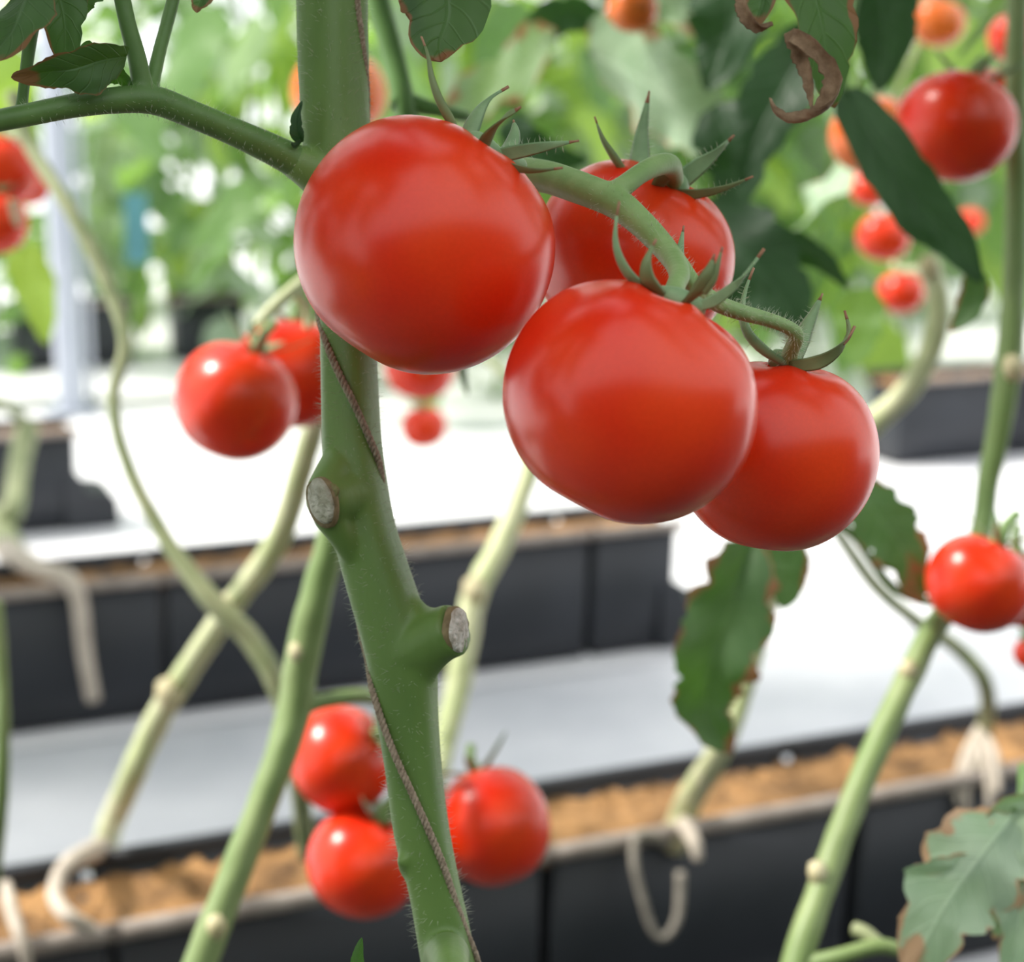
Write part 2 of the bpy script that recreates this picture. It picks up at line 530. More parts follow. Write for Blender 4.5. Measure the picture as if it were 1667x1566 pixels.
def row_u(p0, px, py_guess=None):
    """distance along the row from p0 at which the box front is seen at image column px"""
    lo, hi = -6.0, 12.0
    for _ in range(50):
        m = (lo + hi) / 2
        q = CM.inverted() @ (p0 + U * m + Vector((0, 0, BOX_H * 0.7)))
        x = W / 2 + F * q.x / -q.z if q.z < -0.05 else -1e6
        if x < px: lo = m
        else: hi = m
    return (lo + hi) / 2


r1 = on_plane(900, 1380, BOX_H); r1 = Vector((r1.x, r1.y, 0))
r2 = on_plane(750, 884, BOX_H); r2 = Vector((r2.x, r2.y, 0))
r3 = on_plane(1540, 752, 0.0)
print('rows', r1, r2, r3, 'v', r1.dot(V), r2.dot(V), r3.dot(V))


def boxes(p0, edges, labels, **kw):
    out = []
    for (a, b), lab in zip(edges, labels):
        ua, ub = row_u(p0, a), row_u(p0, b)
        out.append(grow_box(p0 + U * ua, ub - ua, lab, seed=len(lab), foot_r=(b in kw.get('feet_r', ())), foot_l=(a in kw.get('feet_l', ()))))
    return out


boxes(r1, [(-420, 190), (190, 895), (895, 1400), (1400, 1980)],
      ['black grow box of orange coir in the bottom left corner', 'black grow box of coir below the three low tomatoes',
       'black grow box with pale looping roots over its front, nearest row', 'black grow box behind the pale drying leaf at bottom right'])
boxes(r2, [(-440, 268), (268, 965), (965, 1108)],
      ['black grow box in second row, long pale root hanging over it', 'black grow box in second row, crossed by the main stem',
       'short black end box of second row, just below the big tomatoes'], feet_r=(1108,))
p3 = on_plane(60, 868, 0.0); 
boxes(p3, [(-420, 128)], ['dark grow box with projecting foot at left edge, beside white post'], feet_r=(128,))
boxes(r3, [(1466, 1668), (1668, 1960)], ['dark grow box on white floor right of the big tomatoes', 'dark grow box at right edge behind the green stem'])
p5 = on_plane(345, 585, 0.0)
boxes(p5, [(20, 218), (285, 400)], ['far black box at left edge behind the white post', 'far black box just above the left pair of tomatoes'])
p5b = on_plane(1400, 600, 0.0)

# ------------------------------------------------------------------ post, hose, hanging card
pp = on_plane(118, 672, 0.0)
e = empty('greenhouse_post', pp)
tag(e, 'pale steel greenhouse post standing behind the curved olive vine', 'post')
mb = MB(); w = 0.036
Mp = row_matrix(pp)
bm_pts = []
for z in (0.008, 2.4):
    for a in range(16):
        an = 2 * math.pi * a / 16
        c_, s_ = math.cos(an), math.sin(an)
        q = (abs(c_) ** 6 + abs(s_) ** 6) ** (-1 / 6)
        bm_pts.append(Mp @ Vector((w * q * c_, w * q * s_, z)))
mb.add(bm_pts, [(k, (k + 1) % 16, 16 + (k + 1) % 16, 16 + k) for k in range(16)] + [tuple(range(16, 32))])
mb.build('post_shaft', M_POST, e)
mb = MB(); mb.box(Mp, -0.07, 0.07, -0.07, 0.07, 0.0, 0.010)
mb.build('base_plate', M_POST, e, smooth=False)
mb = MB(); mb.tube([Mp @ Vector((0.055, -0.01, z)) for z in (0.01, 0.8, 1.6, 2.4)], [0.009] * 4, 10)
mb.build('conduit', M_POST, e)
mb = MB()
hp = [on_plane(x, y, 0.012) for x, y in ((-60, 668), (60, 655), (140, 650), (230, 652), (420, 640), (700, 628))]
cc = catmull([tuple(p) for p in hp], 40)
mb.tube(cc, [0.011] * len(cc), 8)
o = mb.build('drip_hose', M_TUBE); tag(o, 'thin dark drip hose lying across white floor behind left vines', 'hose')

# ------------------------------------------------------------------ tomatoes
def axes_from(axis):
    a = axis.normalized()
    s = a.cross(camvec(0, 0, 1))
    if s.length < 1e-3: s = Vector((1, 0, 0))
    s.normalize()
    return s, s.cross(a) * -1, a


def fruit_mesh(name, c, R, axis, nu, nv, squash=0.92, dimple=0.14, lobes=0.02, nl=5, seed=0, mat=None, crease=0.25):
    s, t, a = axes_from(axis)
    rnd = random.Random(seed)
    ph = rnd.uniform(0, 6.28); ph2 = rnd.uniform(0, 6.28)
    mb = MB(); vs = []; fs = []
    for j in range(nv + 1):
        phi = math.pi * j / nv
        for i in range(nu):
            th = 2 * math.pi * i / nu
            sp = math.sin(phi)
            rho = R * sp ** 0.94 if sp > 0 else 0
            z = -R * squash * math.cos(phi)
            top = max(0, z / (R * squash))
            lb = 1 + lobes * math.cos(nl * th + ph) * (0.35 + top) + lobes * 0.7 * math.cos(2 * th + ph2) 
            rho *= lb
            if z > 0:
                z -= R * dimple * math.exp(-(rho / (0.48 * R)) ** 2) * (1 + crease * math.cos(nl * th + ph))
            else:
                z += R * 0.03 * math.exp(-(rho / (0.25 * R)) ** 2)
            vs.append(s * (rho * math.cos(th)) + t * (rho * math.sin(th)) + a * z)
    for j in range(nv):
        for i in range(nu):
            i2 = (i + 1) % nu
            fs.append((j * nu + i, j * nu + i2, (j + 1) * nu + i2, (j + 1) * nu + i))
    mb.add(vs, fs)
    me = mb.mesh(name, mat)
    return me


def ribbon(mb, pts, widths, thick, hint, cup=0.25, ns=8):
    """flat blade with real thickness along a 3-D path"""
    n = len(pts); pts = [Vector(p) for p in pts]
    vs = []; fs = []
    for i in range(n):
        T = (pts[min(i + 1, n - 1)] - pts[max(i - 1, 0)]).normalized()
        S = (hint - T * hint.dot(T)).normalized()
        Nn = T.cross(S)
        for k in range(ns):
            a = 2 * math.pi * k / ns
            x = math.cos(a) * widths[i] / 2
            y = math.sin(a) * thick / 2 + cup * widths[i] * math.cos(a) ** 2 * 0.5
            vs.append(pts[i] + S * x + Nn * y)
    for i in range(n - 1):
        for k in range(ns):
            k2 = (k + 1) % ns
            fs.append((i * ns + k, i * ns + k2, (i + 1) * ns + k2, (i + 1) * ns + k))
    fs.append(tuple(range(ns - 1, -1, -1))); fs.append(tuple((n - 1) * ns + k for k in range(ns)))
    mb.add(vs, fs)


def sepal(path, width, parent, hint=(1, 0.4, 0), mat=None, cup=0.3, hairs=None, tip=True, base_w=0.75):
    """path from base to tip: (px, py, depth); width in px at the widest place"""
    q = catmull([tuple(P(*p)) for p in path], 16)
    d = path[0][2]
    n = len(q)
    ws = []
    for i in range(n):
        t = i / (n - 1)
        w = base_w + (1 - base_w) * min(1, t / 0.25) if t < 0.25 else (1 - ((t - 0.25) / 0.75) ** 1.5)
        ws.append(max(R_(width, d) * w, 0.0006))
    hv = camvec(*hint)
    k = int(n * 0.86)
    mb = MB(); ribbon(mb, q[:k + 1], ws[:k + 1], 0.0009, hv, cup)
    o = mb.build('sepal', mat or M_SEP, parent)
    if tip:
        mb = MB(); ribbon(mb, q[k:], [w * 1.02 for w in ws[k:]], 0.00095, hv, cup)
        mb.build('dry_tip', M_TIP, parent)
    if hairs is not None:
        rnd = random.Random(int(path[0][0]))
        for _ in range(46):
            i = rnd.randrange(1, k)
            p = Vector(q[i]); T = (Vector(q[i + 1]) - Vector(q[i - 1])).normalized()
            S = (hv - T * hv.dot(T)).normalized()
            sg = rnd.choice((-1, 1))
            hair(hairs, p + S * sg * ws[i] / 2, (S * sg + Vector((rnd.uniform(-.4, .4), rnd.uniform(-.4, .4), rnd.uniform(0, .5)))).normalized(), rnd.uniform(0.0012, 0.0024), 0.000045, rnd)
    return o


def hair(mb, p, d, L, r, rnd):
    side = d.cross(Vector((rnd.uniform(-1, 1), rnd.uniform(-1, 1), rnd.uniform(-1, 1)))).normalized()
    b = d.cross(side)
    mid = p + d * L * 0.55 + side * L * 0.10
    end = p + d * L + side * L * 0.32
    vs = []
    for c, rr in ((p - d * 0.0004, r), (mid, r * 0.75)):
        for k in range(3):
            a = 2.0944 * k
            vs.append(c + side * rr * math.cos(a) + b * rr * math.sin(a))
    vs.append(end)
    mb.add(vs, [(0, 1, 4, 3), (1, 2, 5, 4), (2, 0, 3, 5), (3, 4, 6), (4, 5, 6), (5, 3, 6)])


def generic_calyx(e, c, R, axis, squash, seed, n=5, mat=None, stalk=True, dimple=0.14):
    s, t, a = axes_from(axis)
    rnd = random.Random(seed)
    top = c + a * R * (squash - dimple) 
    mb = MB()
    mb.tube([top - a * 0.002, top + a * 0.003, top + a * 0.012, top + a * 0.020 + s * 0.003], [0.006, 0.0045, 0.003, 0.0028], 8)
    cal = mb.build('calyx', mat or M_TRUSS, e)
    a0 = rnd.uniform(0, 6.28)
    for k in range(n):
        an = a0 + 2 * math.pi * k / n + rnd.uniform(-.25, .25)
        dr = s * math.cos(an) + t * math.sin(an)
        L = R * rnd.uniform(0.55, 0.85)
        lift = rnd.uniform(0.25, 0.7)
        pts = [top + a * 0.001 + dr * 0.002]
        for q in (0.3, 0.6, 0.85, 1.0):
            pts.append(top + dr * L * q + a * (R * 0.10 * math.sin(q * 2) + L * lift * q * q))
        m2 = MB()
        hint = a.cross(dr)
        cc = catmull([tuple(p) for p in pts], 8)
        ribbon(m2, cc, [R * 0.2 * (0.8 + 0.2 * min(1, i / 2)) * (1 - (i / 8) ** 2 * 0.9) for i in range(9)], 0.0009, hint, 0.3, 6)
        m2.build('sepal', mat or M_SEP, cal)


TOM = []
def tomato(px, py, d, rpx, axis, label, seed, squash=0.92, mat=None, res=(40, 26), cal=True, group=None, **kw):
    c = P(px, py, d); R = R_(rpx, d)
    a = camvec(*axis)
    e = empty('tomato', c)
    tag(e, label, 'tomato', group)
    me = fruit_mesh('fruit', c, R, a, res[0], res[1], squash=squash, seed=seed, mat=mat or M_TOM, **kw)
    o = link('fruit', me, e)
    o.matrix_parent_inverse = Matrix.Identity(4)
    if cal:
        generic_calyx(e, c, R, a, squash, seed, mat=None, dimple=kw.get('dimple', 0.14))
    TOM.append((label, c, R))
    return e


HAIRS = MB()
# the four big ones
T1 = tomato(692, 399, 0.485, 214, (0.52, 0.80, -0.05), 'largest glossy red tomato on the left of the truss, covering the main stem', 3, squash=0.965, res=(96, 64), cal=False, dimple=0.13, lobes=0.012)
T2 = tomato(1032, 415, 0.560, 163, (0.42, 0.80, 0.28), 'red tomato partly hidden behind the truss stalk between two bigger ones', 8, squash=0.95, res=(96, 64), cal=False, lobes=0.015)
T3 = tomato(1029, 652, 0.452, 212, (0.46, 0.86, -0.02), 'big red tomato in front, lowest left of the front pair', 5, squash=0.93, res=(96, 64), cal=False, dimple=0.19, lobes=0.034, crease=0.5)
T4 = tomato(1264, 737, 0.515, 165, (0.12, 0.95, 0.06), 'red tomato at the right end of the truss, tucked behind front one', 6, squash=0.98, res=(96, 64), cal=False, lobes=0.015)


def calyx(e, pts, mat=M_SEP):
    mb = MB()
    pxtube(mb, pts, seg=14)
    return mb.build('calyx', mat, e)


c1 = calyx(T1, [(764, 236, 0.480, 46), (778, 240, 0.480, 50), (800, 255, 0.482, 44), (822, 262, 0.486, 30), (848, 270, 0.494, 24)])
sepal([(748, 232, 0.480), (735, 200, 0.476), (715, 163, 0.474), (702, 125, 0.474), (696, 88, 0.476), (686, 60, 0.478)], 16, c1, (1, .5, .3), M_SEP_BR, hairs=None)
sepal([(760, 230, 0.484), (770, 195, 0.486), (790, 165, 0.488), (828, 141, 0.490)], 32, c1, (1, .6, .1), M_SEP)
sepal([(786, 250, 0.476), (800, 218, 0.470), (820, 194, 0.466), (848, 174, 0.464)], 36, c1, (1, .9, .2), M_SEP_BR)
sepal([(798, 254, 0.482), (832, 249, 0.480), (872, 241, 0.478), (905, 235, 0.478), (942, 229, 0.480)], 24, c1, (0, 1, .3), M_SEP, hairs=HAIRS)
sepal([(795, 256, 0.476), (830, 270, 0.470), (870, 277, 0.466), (916, 273, 0.464)], 17, c1, (.1, 1, .9), M_SEP_BR)
sepal([(815, 252, 0.489), (832, 232, 0.494), (838, 212, 0.497), (836, 196, 0.499)], 28, c1, (1, .1, 0), M_SEP)

c2 = calyx(T2, [(1098, 300, .548, 52), (1092, 306, .546, 60), (1086, 312, .545, 40)])
sepal([(1020, 285, .545), (1000, 257, .540), (981, 226, .538), (968, 190, .538)], 14, c2, (1, .5, .4), M_SEP_BR)
sepal([(1040, 285, .552), (1042, 250, .556), (1046, 210, .558), (1057, 148, .558)], 34, c2, (1, .1, 0), M_SEP, hairs=HAIRS)
sepal([(1092, 305, .548), (1122, 281, .548), (1160, 252, .548), (1195, 220, .55)], 34, c2, (.6, 1, .2), M_SEP, hairs=HAIRS)
sepal([(1085, 314, .545), (1130, 315, .540), (1180, 305, .538), (1226, 287, .538)], 19, c2, (.1, 1, .8), M_SEP_BR, hairs=HAIRS)
sepal([(1072, 306, .538), (1086, 288, .532), (1095, 270, .530), (1098, 254, .529)], 36, c2, (1, .3, .2), M_SEP_BR)
sepal([(1030, 292, .55), (1024, 280, .55), (1015, 262, .55)], 14, c2, (1, .3, .2), M_SEP)

c3 = calyx(T3, [(1072, 478, .452, 30), (1092, 488, .451, 46), (1120, 498, .451, 46), (1145, 500, .452, 26)])
sepal([(1066, 476, .446), (1030, 455, .441), (1008, 420, .438), (1001, 380, .437), (1008, 328, .438)], 18, c3, (1, .3, .4), M_SEP)
sepal([(1076, 482, .446), (1055, 458, .440), (1052, 424, .438), (1068, 390, .440)], 27, c3, (1, .3, .4), M_SEP_BR)
sepal([(1100, 470, .465), (1104, 430, .478), (1108, 400, .482), (1113, 368, .484)], 20, c3, (1, .1, .1), M_SEP)
sepal([(1112, 500, .444), (1140, 474, .439), (1152, 445, .436), (1163, 414, .436)], 34, c3, (1, .6, .3), M_SEP_BR)
sepal([(1146, 478, .439), (1160, 455, .437), (1168, 430, .436), (1176, 402, .436)], 15, c3, (1, .3, .3), M_SEP_BR)
sepal([(1135, 500, .450), (1168, 486, .449), (1208, 452, .448), (1244, 405, .449)], 20, c3, (.8, 1, .2), M_SEP, hairs=HAIRS)

c4 = calyx(T4, [(1258, 582, .510, 30), (1280, 590, .508, 44), (1300, 592, .508, 40)])
sepal([(1280, 594, .504), (1245, 572, .500), (1216, 540, .498), (1208, 500, .498), (1214, 470, .50), (1227, 436, .502)], 18, c4, (.8, .6, .3), M_SEP, hairs=HAIRS)
sepal([(1286, 596, .503), (1330, 590, .498), (1366, 566, .497), (1381, 538, .498), (1375, 506, .50)], 24, c4, (.4, 1, .4), M_SEP_BR)
sepal([(1295, 582, .512), (1306, 546, .516), (1322, 514, .517), (1339, 478, .518)], 30, c4, (1, .5, .1), M_SEP, hairs=HAIRS)
sepal([(1372, 560, .497), (1384, 545, .497), (1393, 528, .498)], 10, c4, (.4, 1, .4), M_TIP, tip=False)

# ------------------------------------------------------------------ main plant
plant = empty('tomato_plant', Vector((P(760, 1700, .53).x, P(760, 1700, .53).y, 0)))
tag(plant, 'sharp tomato plant in front with thick stem carrying the four big tomatoes', 'tomato plant')
D = 0.535
base = plant.location
stem_px = [(541, -330, D, 112), (541, -160, D, 112), (540, -60, D, 112), (541, 30, D, 112), (543, 110, D, 111), (546, 200, D, 108), (553, 290, D, 106), (560, 400, D, 96), (566, 500, D, 90), (568, 580, D, 90),
           (570, 650, D, 92), (573, 720, D, 95), (580, 790, D, 100), (592, 860, D, 102), (612, 930, D, 106), (634, 1000, D, 110), (654, 1070, D, 114), (662, 1150, D, 103),
           (673, 1250, D, 93), (686, 1350, D, 92), (706, 1440, D, 86), (722, 1520, D, 90), (734, 1590, D, 92), (748, 1680, D, 92), (770, 1850, D, 90)]
mb = MB()
sc = pxtube(mb, stem_px, n=110, seg=32, ridge=0.05, nridge=4, twist=7.0)
# stubs of removed leaves
pxtube(mb, [(590, 802, D, 90), (560, 808, .530, 92), (538, 814, .525, 84), (524, 816, .522, 76)], seg=18)
pxtube(mb, [(562, 735, D, 60), (543, 772, .528, 62), (528, 802, .524, 62)], seg=14)
pxtube(mb, [(534, 836, .524, 58), (560, 876, .527, 46), (590, 925, .533, 44)], seg=14)
pxtube(mb, [(645, 1130, D, 84), (684, 1070, .531, 82), (714, 1042, .527, 78)], seg=14)
pxtube(mb, [(640, 985, D, 80), (680, 1014, .531, 66), (712, 1016, .528, 54)], seg=14)
pxtube(mb, [(650, 1066, D, 104), (688, 1050, .530, 96), (716, 1034, .527, 90), (740, 1025, .524, 88)], seg=18)
pxtube(mb, [(672, 1410, D, 50), (660, 1402, .530, 30), (654, 1396, .528, 22)], seg=10)
pxtube(mb, [(724, 1560, D, 70), (728, 1555, .520, 74), (732, 1570, .505, 66), (735, 1600, .492, 60), (738, 1660, .480, 56)], seg=18)
# collar where the leaf branch and the truss leave
pxtube(mb, [(545, 300, D, 84), (516, 282, .531, 76), (494, 270, .529, 64), (470, 257, .528, 54)], seg=18)
pxtube(mb, [(556, 330, D, 70), (620, 320, .545, 58), (680, 308, .548, 52)], seg=16)
me = fuse(mb, 0.00085, 9)
me.materials.append(M_STEM)
link('stem', me, plant)
# lower and upper continuation of the stem, outside the picture
mb = MB()
q0 = P(768, 1835, D)
mb.tube(catmull([tuple(q0), tuple(q0 + Vector((0.01, 0, -0.12))), (base.x, base.y, 0.22), (base.x, base.y, 0.0)], 12), [0.0086] * 13, 12)
q1 = P(541, -320, D)
mb.tube(catmull([tuple(q1), tuple(q1 + Vector((0, 0, 0.3))), tuple(q1 + Vector((-.02, 0.02, 0.9))), tuple(q1 + Vector((0, 0.02, 1.5)))], 16), [0.0107 - 0.0003 * i for i in range(17)], 12)
mb.build('stem_continuation', M_STEM, plant)


def disc(cpx, rx, ry, normal, up, parent, name, mat, d, dome=0.0006, n=22, seed=1):
    """rough cut face"""
    c = P(cpx[0], cpx[1], d); nrm = camvec(*normal)
    u_ = camvec(*up); u_ = (u_ - nrm * u_.dot(nrm)).normalized(); s_ = nrm.cross(u_)
    mb = MB(); vs = [c + nrm * dome]; fs = []
    rnd = random.Random(seed)
    for ri, rr in enumerate((0.4, 0.75, 1.0, 1.0)):
        for k in range(n):
            a = 2 * math.pi * k / n
            w = 1 + 0.10 * mnoise.noise(Vector((math.cos(a) * 1.3, math.sin(a) * 1.3, seed)))
            vs.append(c + s_ * (R_(rx, d) * rr * w * math.cos(a)) + u_ * (R_(ry, d) * rr * w * math.sin(a)) + nrm * ((dome * (1 - rr) + rnd.uniform(-1, 1) * 0.0003) if ri < 3 else -0.0022))
    for k in range(n):
        k2 = (k + 1) % n
        fs.append((0, 1 + k, 1 + k2))
        for ri in range(3):
            a_, b_ = 1 + ri * n, 1 + (ri + 1) * n
            fs.append((a_ + k, b_ + k, b_ + k2, a_ + k2))
    mb.add(vs, fs)
    return mb.build(name, mat, parent)


sr = disc((747, 1026), 35, 39, (.86, .05, .42), (0.1, 1, 0), plant, 'scar_rim', M_SCAR_RIM, .5230, dome=0.0004, seed=4)
sr['label'] = 'brown rim of the cut leaf scar'
s_ = disc((749, 1026), 31, 36, (.86, .05, .42), (0.1, 1, 0), plant, 'leaf_scar', M_SCAR, .5222, dome=0.0008, seed=5)
s_['label'] = 'pale dry round cut where a leaf was removed'
disc((522, 818), 29, 43, (-.55, -.12, .82), (-.28, 1, 0), plant, 'scar_rim', M_SCAR_RIM, .5185, dome=0.0004, seed=7)
disc((521, 816), 25, 38, (-.55, -.12, .82), (-.28, 1, 0), plant, 'leaf_scar', M_SCAR_DULL, .5176, dome=0.0008, seed=8)
disc((540, 800), 11, 14, (.0, .1, .99), (.3, 1, 0), plant, 'scar_spot', M_SCAR_OL, .5165, dome=0.0006, seed=11)

# truss stalk carrying the four tomatoes
mb = MB()
tr = pxtube(mb, [(600, 325, .550, 60), (700, 305, .546, 56), (800, 282, .535, 54), (880, 286, .520, 54), (945, 306, .508, 54), (1002, 330, .500, 52), (1042, 362, .494, 46), (1075, 396, .487, 42), (1102, 430, .479, 38),
                 (1130, 465, .474, 32), (1165, 492, .474, 30), (1205, 508, .480, 28), (1250, 520, .488, 25), (1285, 534, .494, 24), (1297, 548, .497, 26), (1288, 570, .502, 27), (1282, 592, .507, 32)], n=70, seg=16)
pxtube(mb, [(985, 322, .502, 40), (1015, 303, .503, 36), (1042, 283, .508, 34), (1070, 269, .516, 36), (1090, 268, .526, 36), (1097, 284, .538, 32), (1094, 304, .546, 38)], n=30, seg=14)
pxtube(mb, [(1085, 408, .484, 36), (1100, 430, .474, 37), (1106, 448, .466, 36), (1100, 466, .459, 33), (1094, 486, .453, 42)], n=24, seg=14)
me = fuse(mb, 0.0006, 8)
me.materials.append(M_TRUSS)
link('truss_stalk', me, plant)

# leaf branch on the left with its side stalks
mb = MB()
br = pxtube(mb, [(520, 285, .531, 70), (480, 262, .528, 56), (430, 237, .522, 50), (370, 210, .516, 46), (310, 185, .510, 46), (250, 163, .505, 48), (190, 163, .500, 44), (120, 172, .494, 40), (50, 186, .488, 38), (-60, 208, .478, 36), (-200, 240, .47, 32), (-420, 290, .46, 28)], n=60, seg=16)
pxtube(mb, [(238, 166, .505, 40), (232, 140, .504, 36), (222, 90, .502, 31), (208, 40, .500, 29), (196, -20, .498, 28), (180, -120, .49, 26)], seg=14)
pxtube(mb, [(262, 166, .507, 36), (248, 145, .508, 26), (258, 90, .512, 23), (270, 45, .515, 22), (284, -10, .518, 22), (300, -90, .52, 20)], seg=14)
pxtube(mb, [(146, 168, .498, 26), (132, 150, .496, 17), (122, 132, .494, 12), (116, 118, .493, 10)], seg=10)
pxtube(mb, [(146, 160, .499, 20), (150, 140, .499, 11), (168, 128, .498, 9), (190, 126, .498, 9)], seg=10)
me = fuse(mb, 0.0006, 7)
me.materials.append(M_PETI)
leaf_branch = link('leaf_branch', me, plant)
mb = MB()
pxtube(mb, [(66, -60, .500, 24), (60, 0, .500, 24), (50, 60, .500, 22), (43, 110, .498, 20), (38, 150, .494, 18), (34, 188, .489, 22)], seg=10)
mb.build('side_stalk', M_PETI, leaf_branch)


def leaflet_mesh(pts, width, hint, nt=22, ns=10, fold=0.35, nlobe=4, lobe=0.25, wave=0.12, seed=0, curl=0.0, jag=0.06, base=0.15):
    """pts: world points along the midrib. Returns MB with uv (t, s)."""
    rnd = random.Random(seed)
    q = catmull([tuple(p) for p in pts], nt)
    q = [Vector(p) for p in q]
    mb = MB(); vs = []; uvs = []; fs = []
    ph = [rnd.uniform(0, 1), rnd.uniform(0, 1)]
    for i in range(nt + 1):
        t = i / nt
        T = (q[min(i + 1, nt)] - q[max(i - 1, 0)]).normalized()
        S = (hint - T * hint.dot(T)).normalized()
        Nn = T.cross(S)
        prof = (math.sin(math.pi * min(1, t ** 0.72)) ** 0.75) * (1 - 0.12 * t)
        prof = max(prof, base * (1 - t) ** 2 * 0.3, 0.008)
        for k in range(ns + 1):
            s = -1 + 2 * k / ns
            sd = 0 if s < 0 else 1
            fr = (t * nlobe + ph[sd]) % 1.0
            lb = 1 - lobe * (1 - math.sin(math.pi * fr) ** 0.6) * min(1, 3 * t) + jag * rnd.uniform(-1, 1) * (abs(s) > 0.99)
            w = width / 2 * prof * lb
            z = abs(s) * w * math.tan(fold) * (1 - 0.35 * abs(s))
            z += wave * width * 0.5 * abs(s) * math.sin(2 * math.pi * (t * nlobe * 0.5 + ph[sd])) * prof
            z -= curl * width * 0.5 * s * s * prof
            z += 0.03 * width * mnoise.noise(Vector((t * 5, s * 3, seed)))
            vs.append(q[i] + S * (s * w) + Nn * z)
            uvs.append((t, s))
    for i in range(nt):
        for k in range(ns):
            a = i * (ns + 1) + k
            fs.append((a, a + 1, a + ns + 2, a + ns + 1))
    mb.add(vs, fs, uvs)
    return mb


def leaflet(path, wpx, parent, mat, hint=(1, 0, 0), name='leaflet', **kw):
    pts = [P(*p) for p in path]
    m = leaflet_mesh(pts, R_(wpx, path[0][2]), camvec(*hint), **kw)
    return m.build(name, mat, parent)


# curled leaflet over the branch, leaf pieces at the top left
leaflet([(206, 92, .494), (165, 98, .488), (120, 112, .484), (70, 118, .484), (18, 126, .486)], 86, leaf_branch, M_LEAF_B, (0.1, .75, .65), fold=-0.55, nlobe=3, lobe=.25, wave=.25, seed=3, ns=14, nt=30)
leaflet([(120, 128, .50), (128, 100, .503), (138, 80, .505), (146, 66, .506)], 60, leaf_branch, M_LEAF, (1, .1, .2), fold=.3, nlobe=2, seed=5)
leaflet([(160, 130, .499), (185, 120, .500), (205, 132, .501), (216, 158, .502)], 36, leaf_branch, M_LEAF, (.2, .8, .5), fold=.2, nlobe=2, seed=6)
leaflet([(70, -70, .478), (40, 0, .472), (20, 50, .470), (-20, 100, .470)], 120, leaf_branch, M_LEAF_B, (.9, .35, .2), fold=-.3, nlobe=3, seed=7)
leaflet([(60, -90, .49), (90, -20, .490), (105, 40, .490), (104, 118, .492)], 100, leaf_branch, M_LEAF_B, (1, 0, -.2), fold=.25, nlobe=3, seed=8)
leaflet([(140, -70, .505), (130, -20, .505), (122, 12, .504), (126, 40, .503)], 90, leaf_branch, M_LEAF_B, (1, 0.2, -.2), fold=.25, nlobe=3, seed=9)
leaflet([(345, -40, .52), (335, -10, .52), (325, 8, .52), (320, 21, .52)], 44, leaf_branch, M_LEAF_DRY, (1, .2, .2), fold=.5, nlobe=2, seed=10)
# little shoot in the leaf axil
sh = leaflet([(490, 232, .524), (484, 214, .522), (484, 190, .521), (492, 164, .521)], 26, plant, M_LEAF_DK, (1, .1, .3), name='axillary_shoot', fold=-.5, nlobe=3, lobe=.3, seed=12)
leaflet([(492, 228, .523), (482, 236, .521), (474, 233, .520)], 14, plant, M_LEAF_DK, (.3, 1, .3), name='axillary_shoot', fold=.3, nlobe=2, seed=13)

# dark leaf hanging in at the top, with burnt rim
mb = MB(); pxtube(mb, [(700, -260, .52, 20), (712, -180, .51, 18), (716, -110, .505, 14)], seg=8)
lt = mb.build('leaf_stalk', M_PETI, plant)
leaflet([(716, -120, .505), (722, -50, .502), (730, 20, .500), (716, 70, .499), (718, 101, .499)], 168, lt, M_LEAF_B, (1, .1, 0.25), fold=.18, nlobe=3, lobe=.10, wave=.06, seed=21, jag=.03)
leaflet([(660, -80, .508), (668, -10, .506), (684, 40, .505), (694, 76, .505)], 36, lt, M_LEAF_DRY, (1, .3, .5), fold=.5, nlobe=3, lobe=.2, seed=22)
# curled dry leaf top right
mb = MB(); pxtube(mb, [(1180, -330, .56, 22), (1230, -200, .555, 20), (1270, -90, .55, 16)], seg=8)
lr = mb.build('leaf_stalk', M_PETI, plant)
leaflet([(1290, -130, .548), (1316, -50, .546), (1336, 30, .545), (1348, 110, .546), (1358, 176, .55)], 132, lr, M_LEAF_B, (1, -.1, -.35), fold=.35, nlobe=4, lobe=.12, wave=.12, seed=31, nt=30, ns=14)
leaflet([(1270, -110, .548), (1250, -40, .545), (1240, 10, .543), (1226, 48, .542)], 90, lr, M_LEAF_DRY, (1, .2, .4), fold=.5, nlobe=3, lobe=.25, wave=.3, seed=32)


def crisp(path, wpx, seed, parent, cup=0.9):
    q = catmull([tuple(P(*p)) for p in path], 26)
    d = path[0][2]
    rnd = random.Random(seed)
    mb = MB()
    ws = [R_(wpx, d) * (0.55 + 0.45 * math.sin(math.pi * min(1, (i / 26) * 0.9 + .12))) * (1 - (i / 26) ** 4 * 0.85) * rnd.uniform(.78, 1.15) for i in range(27)]
    ribbon(mb, q, ws, 0.0016, camvec(.8, .3, .6), cup, 10)
    o = mb.build('dried_margin', M_LEAF_CRISP, parent)
    return o


crisp([(1292, 58, .535), (1320, 72, .532), (1348, 100, .531), (1362, 130, .531), (1352, 166, .531), (1322, 190, .532), (1288, 196, .533), (1262, 180, .534), (1254, 160, .535)], 34, 3, lr)
crisp([(1288, 50, .536), (1306, 90, .536), (1318, 130, .536), (1322, 178, .536)], 28, 5, lr)
crisp([(1206, -10, .538), (1214, 20, .537), (1232, 42, .536), (1258, 38, .536)], 24, 6, lr)
# small tip at the bottom edge
tipo = leaflet([(584, 1640, .50), (580, 1590, .498), (582, 1555, .497), (589, 1526, .497)], 26, plant, M_LEAF, (1, .1, .2), name='leaf_tip', fold=.4, nlobe=1, lobe=0, seed=40)

